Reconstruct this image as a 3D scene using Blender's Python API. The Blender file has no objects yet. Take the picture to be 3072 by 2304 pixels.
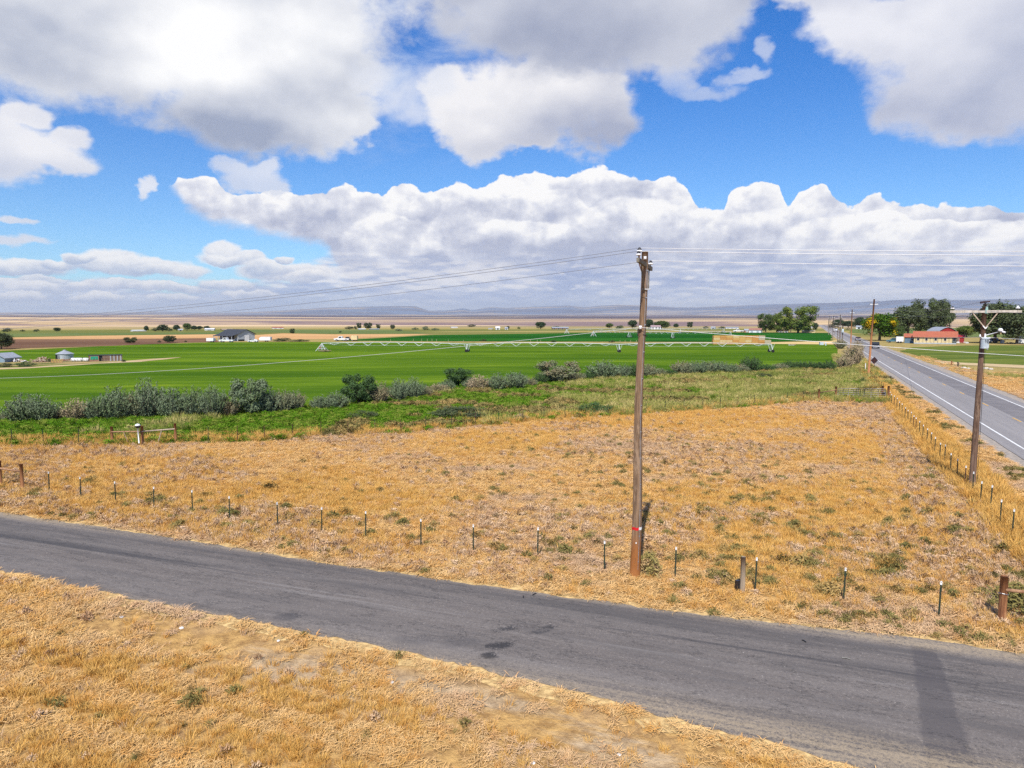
import bpy, bmesh, math, random
import numpy as np
from mathutils import Vector, Matrix, noise as mnoise
R = math.radians
random.seed(7); RNG = np.random.default_rng(7)
scene = bpy.context.scene
COL = scene.collection

# ------------------------------------------------------------------ camera
CAM_H = 9.3; FPX = 2130.0; HOR = 958.0
PITCH = math.atan((1152 - HOR) / FPX)
cd = bpy.data.cameras.new('camera'); cam = bpy.data.objects.new('camera', cd); COL.objects.link(cam)
cam.location = (0, 0, CAM_H); cam.rotation_euler = (math.pi / 2 - PITCH, 0, 0)
cd.sensor_width = 36; cd.lens = 36 * FPX / 3072; cd.clip_start = 0.2; cd.clip_end = 90000
scene.camera = cam
scene.view_settings.view_transform = 'Standard'; scene.view_settings.look = 'None'
scene.view_settings.exposure = 0.22; scene.view_settings.gamma = 1; scene.view_settings.use_curve_mapping = False
scene.render.engine = 'CYCLES'
scene.cycles.max_bounces = 4; scene.cycles.diffuse_bounces = 1; scene.cycles.glossy_bounces = 2
scene.cycles.transmission_bounces = 3; scene.cycles.transparent_max_bounces = 6; scene.cycles.volume_bounces = 0
scene.cycles.use_denoising = False; scene.cycles.denoiser = 'OPENIMAGEDENOISE'; scene.cycles.denoising_input_passes = 'RGB_ALBEDO_NORMAL'; scene.cycles.denoising_prefilter = 'ACCURATE'
scene.cycles.use_adaptive_sampling = True; scene.cycles.adaptive_threshold = 0.012
scene.cycles.sample_clamp_indirect = 4

SUN_TO = Vector((-2.1, -9.5, 11.2)).normalized()      # towards the sun: behind and a little left of the camera
sun_el = math.asin(SUN_TO.z); sun_az = math.atan2(SUN_TO.x, SUN_TO.y)
sl = bpy.data.lights.new('sun', 'SUN'); sl.energy = 4.9; sl.angle = R(0.53); sl.color = (1.0, 0.95, 0.87)
so = bpy.data.objects.new('sun', sl); COL.objects.link(so)
so.rotation_euler = (-SUN_TO).to_track_quat('-Z', 'Y').to_euler()

def G(x, y, z=0.0):
    """where the sight line of photograph pixel (x, y) meets the level z"""
    a = (x - 1536) / FPX; b = (1152 - y) / FPX
    d = (a, math.cos(PITCH) + b * math.sin(PITCH), -math.sin(PITCH) + b * math.cos(PITCH))
    t = (z - CAM_H) / d[2]
    return Vector((d[0] * t, d[1] * t, z))
def azel(x, y):
    a = (x - 1536) / FPX; b = (1152 - y) / FPX
    d = Vector((a, math.cos(PITCH) + b * math.sin(PITCH), -math.sin(PITCH) + b * math.cos(PITCH))).normalized()
    return math.degrees(math.atan2(d.x, d.y)), math.degrees(math.asin(d.z))

# ------------------------------------------------------------------ world: sky and clouds
class S:
    """a shader value: + - * / build Math nodes"""
    T = None
    def __init__(s, o): s.o = o
    @staticmethod
    def m(op, *a, clamp=False):
        n = S.T.nodes.new('ShaderNodeMath'); n.operation = op; n.use_clamp = clamp
        for i, v in enumerate(a):
            if isinstance(v, S): S.T.links.new(v.o, n.inputs[i])
            else: n.inputs[i].default_value = float(v)
        return S(n.outputs[0])
    def __add__(s, b): return S.m('ADD', s, b)
    __radd__ = __add__
    def __sub__(s, b): return S.m('SUBTRACT', s, b)
    def __rsub__(s, b): return S.m('SUBTRACT', b, s)
    def __mul__(s, b): return S.m('MULTIPLY', s, b)
    __rmul__ = __mul__
    def __truediv__(s, b): return S.m('DIVIDE', s, b)
    def max(s, b): return S.m('MAXIMUM', s, b)
    def min(s, b): return S.m('MINIMUM', s, b)
    def smax(s, b, k=.3): return S.m('SMOOTH_MAX', s, b, k)
    def clamp(s): return S.m('ADD', s, 0.0, clamp=True)
def sstep(v, a, b, interp='SMOOTHSTEP'):
    n = S.T.nodes.new('ShaderNodeMapRange'); n.interpolation_type = interp; n.clamp = True
    S.T.links.new(v.o, n.inputs[0]); n.inputs[1].default_value = a; n.inputs[2].default_value = b
    n.inputs[3].default_value = 0; n.inputs[4].default_value = 1
    return S(n.outputs[0])
def svec(x, y, z):
    n = S.T.nodes.new('ShaderNodeCombineXYZ')
    for i, v in enumerate((x, y, z)):
        if isinstance(v, S): S.T.links.new(v.o, n.inputs[i])
        else: n.inputs[i].default_value = v
    return S(n.outputs[0])
def snoise(vec, scale, detail=5, rough=.55, dist=0.0, kind='FBM', lac=2.0):
    n = S.T.nodes.new('ShaderNodeTexNoise'); n.noise_dimensions = '3D'
    S.T.links.new(vec.o, n.inputs['Vector']); n.inputs['Scale'].default_value = scale
    n.inputs['Detail'].default_value = detail; n.inputs['Roughness'].default_value = rough
    n.inputs['Distortion'].default_value = dist; n.inputs['Lacunarity'].default_value = lac
    return S(n.outputs['Fac'])
def svor(vec, scale, smooth=.6):
    n = S.T.nodes.new('ShaderNodeTexVoronoi'); n.feature = 'SMOOTH_F1'; n.inputs['Smoothness'].default_value = smooth
    S.T.links.new(vec.o, n.inputs['Vector']); n.inputs['Scale'].default_value = scale
    return S(n.outputs['Distance'])
def smix(f, a, b):
    n = S.T.nodes.new('ShaderNodeMix'); n.data_type = 'RGBA'; n.clamp_factor = True
    if isinstance(f, S): S.T.links.new(f.o, n.inputs[0])
    else: n.inputs[0].default_value = f
    for i, v in ((6, a), (7, b)):
        if isinstance(v, S): S.T.links.new(v.o, n.inputs[i])
        else: n.inputs[i].default_value = (*v, 1)
    return S(n.outputs[2])
def scurve(v, pts, x0, x1, y0, y1):
    """piecewise curve through pts (x, y)"""
    n = S.T.nodes.new('ShaderNodeFloatCurve'); c = n.mapping.curves[0]
    q = sorted(((x - x0) / (x1 - x0), (y - y0) / (y1 - y0)) for x, y in pts)
    c.points[0].location = q[0]; c.points[1].location = q[-1]
    for p in q[1:-1]: c.points.new(*p)
    for p in c.points: p.handle_type = 'AUTO_CLAMPED'
    n.mapping.extend = 'HORIZONTAL'; n.mapping.update()
    t = (v - x0) / (x1 - x0)
    S.T.links.new(t.o, n.inputs['Value'])
    return S(n.outputs[0]) * (y1 - y0) + y0

world = bpy.data.worlds.new('World'); scene.world = world; world.use_nodes = True
NT = world.node_tree; S.T = NT; NT.nodes.clear()
w_out = NT.nodes.new('ShaderNodeOutputWorld'); w_bg = NT.nodes.new('ShaderNodeBackground')
sky = NT.nodes.new('ShaderNodeTexSky'); sky.sky_type = 'NISHITA'; sky.sun_disc = False
sky.sun_elevation = sun_el; sky.sun_rotation = sun_az; sky.altitude = 900; sky.dust_density = 0.6; sky.ozone_density = 1.6
tc = NT.nodes.new('ShaderNodeTexCoord')
sx = NT.nodes.new('ShaderNodeSeparateXYZ'); NT.links.new(tc.outputs['Generated'], sx.inputs[0])
DX, DY, DZ = (S(sx.outputs[i]) for i in range(3))
AZ = S.m('ARCTAN2', DX, DY) * (180 / math.pi)
EL = S.m('ARCSINE', DZ) * (180 / math.pi)
DIR = S(tc.outputs['Generated'])
STR = 0.1
def C(r, g, b):        # screen colour (0-255) -> radiance over the background strength
    f = lambda c: ((c / 255) / 12.92 if c / 255 < .04045 else ((c / 255 + .055) / 1.055) ** 2.4) * .89 / STR
    return (f(r), f(g), f(b))
# clear blue of the Sky Texture, a bit deeper as through a polarising filter, paler to the horizon
tint = smix(sstep(EL, 0, 27), (.72, 1.00, 1.25), (.16, .72, 1.42))
tn = NT.nodes.new('ShaderNodeMix'); tn.data_type = 'RGBA'; tn.blend_type = 'MULTIPLY'; tn.inputs[0].default_value = 1
NT.links.new(sky.outputs[0], tn.inputs[6]); NT.links.new(tint.o, tn.inputs[7])
clear = S(tn.outputs[2])

# warped angular coordinates for lumpy edges
def warp(seed, scale, amt):
    v = svec(DX * 1.0 + seed, DY, DZ * 1.6)
    return (snoise(v, scale, 5, .56) - .5) * amt
wA = warp(3.1, 5.5, 9.0); wE = warp(11.7, 6.5, 6.5)
fA = warp(5.3, 26, 1.6); fE = warp(17.9, 28, 1.5)
A1 = AZ + wA + fA; E1 = EL + wE * .8 + fE
_VS = {}
ASP = (1.0, 1.7, 2.8, 5.0)
def qdist(A, E, x, y, rx, ry):
    """squared elliptic distance from photograph point (x, y), 1 on the rim; aspect rounded to one of ASP"""
    k = 180 / math.pi / FPX; asp = min(ASP, key=lambda q: abs(math.log(q / max(rx / ry, .6)))); rr = math.sqrt(rx * ry / asp) * k
    key = (id(A.o), id(A), asp)
    if key not in _VS: _VS[key] = (svec(A * (1 / asp), E, 0.0), A)
    a0, e0 = azel(x, y); n = NT.nodes.new('ShaderNodeVectorMath'); n.operation = 'DISTANCE'
    NT.links.new(_VS[key][0].o, n.inputs[0]); n.inputs[1].default_value = (a0 / asp, e0, 0); d = S(n.outputs['Value']) * (1 / rr); return d * d
def blob(x, y, rx, ry, rot=0):
    return 1 - qdist(A1, E1, x, y, rx * .9, ry * .9)
def blobs(lst):
    f = None
    for b in lst:
        v = blob(*b)
        f = v if f is None else f.smax(v, .45)
    return f.max(-3.0)

acc = clear
# --- thin high veil (centre top)
veil_v = svec(AZ * .5 + EL * .25, EL * 1.6 - AZ * .35, 3.0)
veil = sstep(snoise(veil_v, .16, 7, .62, .6), .42, .78) * sstep(EL, 9, 16) * sstep((AZ + 9) * (AZ + 9) * .012 + (EL - 20) * (EL - 20) * .01, 1.6, .1)
acc = smix(veil * .9, acc, C(196, 212, 240))

# --- generic broken cumulus over the rest of the dome (outside the photograph)
pl = svec(DX / (DZ.max(.03) + .05), DY / (DZ.max(.03) + .05), 0.0)
gen = snoise(pl, .9, 7, .55, .3)
outside = sstep(S.m('ABSOLUTE', AZ), 38, 48).max(sstep(EL, 27, 36))
gm = sstep(gen, .50, .60) * outside * sstep(DZ, .01, .06)
gcol = smix(sstep(gen, .52, .72), C(238, 238, 242), C(165, 172, 192))
acc = smix(gm, acc, gcol)

# --- relief used to light every cloud from above and behind the camera
def relief(sc, de, da=0.0, seed=0.0, z=1.35, det=6, rough=.5):
    def n(a, e):
        v = svec((AZ + a) * .0174 + seed, (EL + e) * .0174 * z, 1.7)
        return snoise(v, sc, det, rough, .0)
    return n(0, 0) - n(da, de)

# --- low deck of distant clouds on the horizon
def streak(seed, sa, se, det=6, rough=.6):
    return snoise(svec(AZ * sa + seed + (fA + wA * .2) * sa * .3, EL * se, seed), 1.0, det, rough, .0)
deckN = streak(1.0, .09, .42, 4); deckF = streak(7.0, .26, .95, 7, .55); deckG = streak(13.0, .9, 4.2, 6, .6)
deckTop = scurve(AZ, [(-40, 5.2), (azel(0,760)[0], azel(0,812)[1]), (azel(200,0)[0], azel(0,820)[1]), (azel(400,0)[0], azel(0,828)[1]), (azel(600,0)[0], azel(0,828)[1]),
                      (azel(760,0)[0], azel(0,800)[1]), (azel(900,0)[0], azel(0,770)[1]), (azel(1000,0)[0], azel(0,700)[1]), (0, 7.5), (20, 7), (40, 6)], -45, 45, 0, 12)
dm = sstep(deckTop + (deckF - .5) * 3.0 + (deckN - .5) * 2.5 - EL, -.1, 1.1)
dr = streak(21.0, .5, 2.2, 6) - S.m('ADD', snoise(svec(AZ * .5 + 21.0 + (fA + wA * .2) * .15, EL * 2.2 + .55, 21.0), 1.0, 6, .6), 0.0)
dv = deckN * .56 + deckF * .36 + deckG * .08 + dr * .30
dcol = smix(sstep(dv, .40, .62, 'LINEAR'), C(160, 177, 216), C(228, 232, 244))
wht = sstep(dr * .7 + deckF * .55 + deckG * .18 + (deckN - .5) * 1.3, .40, .56)
pvA = AZ + fA * .5; pz = svor(svec(pvA * .55, EL * 1.9 + fE * .35, 2.0), 1.0, .55); pz2 = svor(svec(pvA * .55, EL * 1.9 + fE * .35 + .30, 2.0), 1.0, .55)
pf = sstep((pz2 - pz) * 1.0 + (deckN - .5) * .9 + (deckG - .5) * .5, .02, .26)
dcol = smix(wht * .6 * sstep(EL, .6, 2.2), dcol, C(240, 238, 242))
dcol = smix(pf * .75 * sstep(EL, .8, 2.4), dcol, C(250, 248, 249))
lowfade = sstep(EL, 4.0, .6)
dcol = smix(lowfade * .45, dcol, C(196, 208, 234))
dm = dm * (1 - sstep(deckF * .6 + deckN * .4, .52, .42) * sstep(EL, 2.6, 4.4) * sstep(AZ, -4, -12) * .85)
acc = smix(dm * .96, acc, dcol)

# --- small clouds low left
bill = svor(svec(AZ * 1.0, EL * 1.25, 0.0), .42, .8)
bill2 = svor(svec(AZ * 1.0 + 9, EL * 1.15, 3.0), 1.15, .7)
bill3 = svor(svec(AZ * 1.0 + 2, EL * 1.1, 5.0), 2.9, .6)
puff = (.55 - bill) * 1.0 + (.5 - bill2) * .5 + (.5 - bill3) * .22
def lumps(lst, A, E, soft=.30):
    """overlapping lumps, later ones in front: (coverage, height within the lump -1..1)"""
    k = 180 / math.pi / FPX; cov = sh = None
    for x, y, rx, ry in lst:
        a0, e0 = azel(x, y); m = sstep(qdist(A, E, x, y, rx, ry), 1.0, 1.0 - soft)
        h = ((E - e0) * (1 / (ry * k))).max(-1.0).min(1.2)
        if cov is None: cov, sh = m, h
        else: cov = cov.max(m); sh = sh + m * (h - sh)
    return cov, sh
fineN = snoise(svec(AZ * .0174 + 4, EL * .022, 2.0), 34, 7, .6) - .5
Ab = AZ + fA * .9 + puff * .3; Eb = EL + puff * .55 + fE * .30
LT = [(60, 800, 130, 26), (175, 790, 50, 18), (330, 782, 110, 34), (420, 796, 150, 30), (520, 808, 90, 22), (250, 770, 50, 16), (672, 756, 62, 34), (740, 768, 46, 20), (700, 778, 110, 20), (850, 812, 140, 30), (800, 800, 80, 24), (920, 826, 70, 22), (850, 774, 30, 13),
      (40, 852, 90, 18), (130, 838, 60, 16), (110, 862, 120, 14), (280, 856, 80, 17), (380, 850, 90, 18), (470, 858, 80, 16), (570, 866, 90, 14), (690, 850, 110, 16), (60, 888, 110, 10), (300, 892, 140, 10), (520, 896, 120, 10), (760, 884, 120, 12)]
lm, lh = lumps(LT, AZ + fA * 1.1 + wA * .12, EL + fE * .5 + puff * .45, .5)
ll = lh * .55 + fineN * 1.3 + .44
lcol = smix(sstep(ll, -.1, .9), C(178, 190, 217), C(250, 248, 248))
lcol = smix(sstep(EL, 4.2, 2.2) * .25, lcol, dcol)
acc = smix(lm * .93, acc, lcol)

# --- the long cumulus bank
TOP = [(470,600),(520,592),(540,568),(590,562),(620,555),(660,572),(700,600),(760,592),(830,590),(890,598),(940,590),(990,582),(1030,563),(1090,578),(1150,590),(1180,560),(1215,552),(1280,578),(1340,556),
       (1385,540),(1420,560),(1470,545),(1520,532),(1570,525),(1640,520),(1700,530),(1720,512),(1760,516),(1800,506),(1850,512),(1900,530),(1960,550),(2010,548),(2040,560),
       (2075,600),(2130,640),(2175,632),(2185,590),(2230,575),(2285,556),(2330,575),(2352,620),(2375,650),(2385,605),(2430,592),(2465,578),(2495,600),(2530,635),(2565,650),(2600,632),
       (2622,624),(2650,640),(2700,656),(2760,666),(2815,664),(2835,658),(2880,676),(2960,676),(3020,684),(3072,690)]
BOT = [(470,620),(520,625),(560,660),(640,695),(720,712),(800,722),(900,738),(980,760),(1010,820),(1100,900),(1300,950),(2000,950),(3072,950)]
tops = scurve(AZ, [(azel(x, 600)[0], azel(1536, y)[1]) for x, y in TOP], -30, 38, 2, 14)
bots = scurve(AZ, [(azel(x, 700)[0], azel(1536, y)[1]) for x, y in BOT], -30, 38, -2, 12)
st = tops + puff * .85 + fE * .50 + wE * .06 - EL - .12
sb = EL - bots + (snoise(svec(AZ, EL * 2, 9.0), .6, 5, .6) - .5) * 1.5
side = sstep(AZ, azel(515, 600)[0] - .3, azel(515, 600)[0] + .6)
bm = sstep(st, 0.0, .14) * sstep(sb, -.2, 1.0) * side
BL = [(600, 615, 90, 60), (640, 600, 60, 45), (1300, 640, 300, 110), (860, 650, 230, 75), (760, 640, 130, 60), (1010, 640, 150, 80), (1100, 660, 130, 110), (1760, 600, 220, 110), (1560, 570, 120, 60), (2000, 640, 200, 110), (1400, 620, 110, 80), (1290, 680, 190, 90), (1230, 620, 90, 60),
      (1180, 730, 170, 80), (1650, 630, 160, 70), (1850, 560, 130, 70), (2280, 640, 100, 85), (2300, 720, 160, 90), (2470, 660, 90, 80), (2500, 740, 170, 80), (2130, 690, 110, 70), (1900, 700, 210, 100), (1560, 740, 220, 90), (2640, 690, 90, 60), (2760, 730, 160, 70), (2920, 720, 140, 55), (3060, 740, 130, 60)]
_, bh = lumps(BL, Ab, Eb, .22)
lump = snoise(svec(AZ * .0174 + 4, EL * .03, 2.0), 9, 5, .5) - .5
br = relief(15, .8, -.35, 8.3, 1.25, 7, .52)
lit = bh * .30 + br * 2.2 + fineN * .75 + puff * .30 + .55 + lump * 1.3 - sstep(st, 1.2, 6.5) * .34 + sstep(st, .8, .0) * .12
bcol = smix(sstep(lit, .05, .60, 'LINEAR'), C(182, 188, 210), C(226, 228, 238))
bcol = smix(sstep(lit, .52, .92), bcol, C(253, 252, 252))
bcol = smix(sstep(EL, 6.4, 2.6) * .85, bcol, dcol)
acc = smix(bm, acc, bcol)

# --- the big near clouds
AZs = AZ + wA * .4; ELs = EL + wE * .4
fineC = snoise(svec(DX + 3, DY, DZ * 1.3), 42, 6, .62) - .5
n1C = snoise(svec(DX + 13, DY, DZ * 1.3), 11, 7, .60) - .5
softC = snoise(svec(DX + 13, DY + 2, DZ * 1.7), 7, 4, .5) * .62 - .31 + relief(8, 1.2, -.4, 19.0, 1.3, 4, .45) * 1.3 + n1C * .22
edgeC = n1C * 1.5 + fineC * .55
def soft_cloud(acc, lst, w0, w1, dark, bright, spots, seed, alpha=1.0, rough=1.0, base=.5):
    """spots: (x, y, rx, ry, weight), broad lighter (+) and darker (-) parts of the cloud"""
    f = blobs(lst) + edgeC * rough
    m = sstep(f, w0, w1)
    lum = None
    for x, y, rx, ry, w in spots:
        g = S.m('EXPONENT', qdist(AZs, ELs, x, y, rx, ry) * -1.0) * w; lum = g if lum is None else lum + g
    lum = lum + base + softC + sstep(f, .9, .1) * .14
    col = smix(sstep(lum, 0, 1.0, 'LINEAR'), C(*dark), C(*bright))
    return smix(m * alpha, acc, col)
# top right wisp ring
acc = soft_cloud(acc, [(2100, 270, 70, 26, -15), (2205, 225, 50, 22, 40), (2290, 165, 22, 46, 10), (2050, 230, 50, 50), (2180, 60, 80, 45)], -.5, 1.0, (176, 192, 224), (224, 228, 240), [(2200, 200, 200, 100, .2)], 2.0, .62, 1.7)
# white lobe under the grey one
acc = soft_cloud(acc, [(1650, 235, 230, 70), (1480, 330, 210, 115, 5), (1700, 330, 250, 120, -4), (1820, 330, 140, 105), (1430, 400, 110, 80), (1850, 270, 120, 80), (1350, 270, 100, 70), (1560, 420, 110, 50)], -.2, .6, (170, 177, 200), (242, 241, 244), [(1600, 260, 260, 60, .35), (1400, 330, 130, 80, .25), (1780, 400, 200, 60, -.6), (1860, 330, 90, 90, -.2), (1500, 440, 120, 40, -.25)], 6.0, 1, 1.25, .60)
# grey flat-bottomed cloud, top centre
acc = soft_cloud(acc, [(1750, 50, 340, 190), (1560, 60, 230, 140, -20), (1980, 80, 250, 150), (1700, -120, 480, 200), (1450, -20, 130, 80), (2150, 0, 130, 90), (2090, 60, 90, 80)], -.2, .6, (158, 166, 190), (216, 219, 230), [(1750, 130, 230, 90, -.35), (2080, 60, 160, 130, .3), (1450, 20, 140, 120, .25)], 13.0, 1, .8, .42)
# big left cloud
acc = soft_cloud(acc, [(430, 110, 520, 235), (800, 150, 340, 240), (60, 90, 330, 165), (740, 360, 290, 115, -8), (950, 360, 210, 120, 10), (1040, 200, 150, 100), (650, -180, 800, 240), (1070, 415, 80, 50), (900, 30, 200, 190)], -.2, .6, (160, 170, 194), (254, 254, 255),
                 [(560, 130, 210, 110, .55), (900, 60, 230, 130, .30), (150, 180, 200, 130, -.30), (700, 400, 220, 70, -.55), (950, 280, 130, 70, -.15), (1000, 400, 100, 70, .25), (600, 290, 200, 60, .1), (30, 20, 120, 80, .2)], 19.0, 1, 1.05, .48)
acc = soft_cloud(acc, [(1190, 300, 130, 60), (1130, 220, 90, 60), (1250, 360, 90, 50), (1300, 250, 90, 50)], -.9, 1.3, (196, 208, 234), (232, 235, 244), [(1190, 300, 200, 90, .3)], 41.0, .75, 1.6)
# left edge cloud and its wisps
acc = soft_cloud(acc, [(60, 450, 180, 74, -12), (180, 490, 130, 38, -14), (-60, 420, 160, 105), (225, 400, 60, 44), (60, 330, 80, 40, -30)], -.25, .6, (186, 194, 216), (243, 242, 245), [(90, 430, 130, 60, .5), (120, 520, 160, 26, -.3)], 23.0, .96, .8, .5)
acc = soft_cloud(acc, [(760, 535, 110, 38, -18), (690, 500, 80, 28), (830, 555, 60, 20, -20), (795, 500, 36, 26)], -.3, .8, (196, 206, 228), (234, 236, 244), [(760, 510, 100, 30, .4)], 29.0, .85, 1.0, .45)
acc = soft_cloud(acc, [(428, 578, 24, 20, 60), (10, 658, 45, 14), (50, 732, 110, 20, -6)], -.3, .8, (200, 208, 226), (234, 236, 244), [(428, 570, 40, 20, .4)], 31.0, .9, .6, .5)
# right cloud
acc = soft_cloud(acc, [(2950, 250, 200, 140), (2950, 60, 320, 200), (2680, 60, 240, 95, -12), (2500, 20, 110, 55), (2810, 130, 150, 75, -20), (2970, 345, 150, 75), (3150, 200, 200, 220), (2420, -20, 100, 50)], -.2, .6, (164, 173, 200), (234, 235, 243), [(2620, 90, 260, 90, .45), (2900, 350, 200, 70, -.4), (3000, 100, 160, 140, -.05), (2800, 200, 90, 60, .2)], 37.0, 1, 1.0, .48)
# air between us and the far sky
acc = smix(sstep(EL, 3.0, -.3) * .35, acc, C(212, 222, 242))
NT.links.new(acc.o, w_bg.inputs['Color']); w_bg.inputs['Strength'].default_value = STR
NT.links.new(w_bg.outputs[0], w_out.inputs['Surface'])
world.cycles.sampling_method = 'MANUAL'; world.cycles.sample_map_resolution = 512

# ------------------------------------------------------------------ helpers
def lin(r, g, b):
    f = lambda c: (c / 255) / 12.92 if c / 255 < .04045 else ((c / 255 + .055) / 1.055) ** 2.4
    return (f(r), f(g), f(b))
class MB:
    def __init__(s): s.v = []; s.f = []; s.mi = []; s.m = 0
    def add(s, vs, fs):
        o = len(s.v); s.v.extend([tuple(v) for v in vs]); s.f.extend([tuple(i + o for i in f) for f in fs]); s.mi.extend([s.m] * len(fs))
    def box(s, c, d, rz=0, M=None):
        cx, cy, cz = c; x, y, z = d[0] / 2, d[1] / 2, d[2] / 2
        vs = [Vector((i * x, j * y, k * z)) for k in (-1, 1) for j in (-1, 1) for i in (-1, 1)]
        if rz: Rm = Matrix.Rotation(rz, 3, 'Z'); vs = [Rm @ v for v in vs]
        if M is not None: vs = [M @ v for v in vs]
        s.add([v + Vector(c) for v in vs], [(0, 2, 3, 1), (4, 5, 7, 6), (0, 1, 5, 4), (2, 6, 7, 3), (0, 4, 6, 2), (1, 3, 7, 5)])
    def beam(s, a, b, w, h):
        a = Vector(a); b = Vector(b); d = b - a; q = d.to_track_quat('X', 'Z').to_matrix()
        s.box((a + b) / 2, (d.length, w, h), M=q)
    def tube(s, pts, rad, n=8, caps=True):
        pts = [Vector(p) for p in pts]; rings = []
        rr = rad if hasattr(rad, '__len__') else [rad] * len(pts)
        o = len(s.v); up = None
        for i, p in enumerate(pts):
            t = (pts[min(i + 1, len(pts) - 1)] - pts[max(i - 1, 0)]).normalized()
            if up is None:
                up = Vector((0, 0, 1)) if abs(t.z) < .9 else Vector((1, 0, 0))
            u = t.cross(up).normalized(); w = u.cross(t)
            for k in range(n):
                a = 2 * math.pi * k / n
                s.v.append(tuple(p + (u * math.cos(a) + w * math.sin(a)) * rr[i]))
        for i in range(len(pts) - 1):
            for k in range(n):
                k2 = (k + 1) % n
                s.f.append((o + i * n + k, o + i * n + k2, o + (i + 1) * n + k2, o + (i + 1) * n + k)); s.mi.append(s.m)
        if caps:
            s.f.append(tuple(o + k for k in range(n))); s.mi.append(s.m)
            s.f.append(tuple(o + (len(pts) - 1) * n + k for k in reversed(range(n)))); s.mi.append(s.m)
    def lathe(s, prof, c=(0, 0, 0), n=16):
        o = len(s.v)
        for r, z in prof:
            for k in range(n):
                a = 2 * math.pi * k / n
                s.v.append((c[0] + r * math.cos(a), c[1] + r * math.sin(a), c[2] + z))
        for i in range(len(prof) - 1):
            for k in range(n):
                k2 = (k + 1) % n
                s.f.append((o + i * n + k, o + i * n + k2, o + (i + 1) * n + k2, o + (i + 1) * n + k)); s.mi.append(s.m)
        s.f.append(tuple(o + k for k in reversed(range(n)))); s.mi.append(s.m)
        s.f.append(tuple(o + (len(prof) - 1) * n + k for k in range(n))); s.mi.append(s.m)
    def prism(s, poly, a, b):
        """poly: list of 2-D points (u, v) -> extruded between frames a and b, each a function (u, v) -> 3-D"""
        n = len(poly); o = len(s.v)
        s.v.extend([tuple(a(*p)) for p in poly] + [tuple(b(*p)) for p in poly])
        fs = [tuple(range(n)), tuple(reversed(range(n, 2 * n)))] + [(i, n + i, n + (i + 1) % n, (i + 1) % n) for i in range(n)]
        s.f.extend([tuple(o + i for i in f) for f in fs]); s.mi.extend([s.m] * len(fs))
    def mesh(s, name, mats, smooth=False):
        me = bpy.data.meshes.new(name); me.from_pydata(s.v, [], s.f)
        mats = mats if isinstance(mats, (list, tuple)) else [mats]
        for m in mats: me.materials.append(m)
        if len(mats) > 1: me.polygons.foreach_set('material_index', s.mi)
        if smooth: me.polygons.foreach_set('use_smooth', [True] * len(me.polygons))
        me.update(); return me
    def build(s, name, mats, parent=None, smooth=False, loc=None):
        o = bpy.data.objects.new(name, s.mesh(name, mats, smooth)); COL.objects.link(o)
        if parent is not None: o.parent = parent
        if loc is not None: o.location = loc
        return o
def tag(o, label=None, cat=None, group=None, kind=None):
    if label: o['label'] = label
    if cat: o['category'] = cat
    if group: o['group'] = group
    if kind: o['kind'] = kind
    return o
def thing(name, label, cat, loc=(0, 0, 0), rz=0.0, group=None, scale=1.0):
    o = bpy.data.objects.new(name, None); COL.objects.link(o); o.empty_display_size = .2
    o.location = loc; o.rotation_euler = (0, 0, rz); o.scale = (scale,) * 3
    return tag(o, label, cat, group)
def inst(name, mesh, parent=None, loc=(0, 0, 0), rz=0.0, sc=1.0):
    o = bpy.data.objects.new(name, mesh); COL.objects.link(o)
    if parent is not None: o.parent = parent
    o.location = loc; o.rotation_euler = (0, 0, rz); o.scale = sc if hasattr(sc, '__len__') else (sc,) * 3
    return o
def copy_tree(o, loc, rz=0.0, label=None, tilt=(0, 0)):
    def rec(q, par):
        c = q.copy(); COL.objects.link(c); c.parent = par
        for ch in q.children: rec(ch, c)
        return c
    r = rec(o, None); r.location = loc; r.rotation_euler = (tilt[0], tilt[1], rz)
    if label: r['label'] = label
    return r

def new_mat(name):
    m = bpy.data.materials.new(name); m.use_nodes = True; S.T = m.node_tree
    b = m.node_tree.nodes['Principled BSDF']; return m, b
def setc(b, sock, v):
    if isinstance(v, S): S.T.links.new(v.o, b.inputs[sock])
    else: b.inputs[sock].default_value = (*v, 1) if hasattr(v, '__len__') and len(v) == 3 else v
def geo_pos():
    n = S.T.nodes.new('ShaderNodeNewGeometry'); return S(n.outputs['Position'])
def obj_co():
    n = S.T.nodes.new('ShaderNodeTexCoord'); return S(n.outputs['Object'])
def sep(v):
    n = S.T.nodes.new('ShaderNodeSeparateXYZ'); S.T.links.new(v.o, n.inputs[0]); return [S(o) for o in n.outputs]
def srand():
    n = S.T.nodes.new('ShaderNodeObjectInfo'); return S(n.outputs['Random'])
def bump(b, h, strength=.5, dist=.02):
    n = S.T.nodes.new('ShaderNodeBump'); n.inputs['Strength'].default_value = strength; n.inputs['Distance'].default_value = dist
    S.T.links.new(h.o, n.inputs['Height']); S.T.links.new(n.outputs[0], b.inputs['Normal'])
_mats = {}
def mat(name, col, rough=.7, metal=0.0, var=.15, scale=4.0, col2=None, spec=.3, bmp=0.0, aniso=(1, 1, 1)):
    """plain surface whose colour wanders between two tones"""
    if name in _mats: return _mats[name]
    m, b = new_mat(name)
    x, y, z = sep(obj_co()); v = svec(x * aniso[0], y * aniso[1], z * aniso[2])
    n = snoise(v, scale, 5, .6)
    c2 = col2 or tuple(max(0, c * (1 - var * 2)) for c in col)
    setc(b, 'Base Color', smix(sstep(n, .35, .65), c2, col))
    b.inputs['Roughness'].default_value = rough; b.inputs['Metallic'].default_value = metal; b.inputs['Specular IOR Level'].default_value = spec
    if bmp: bump(b, n, bmp, .02)
    _mats[name] = m; return m

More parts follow.
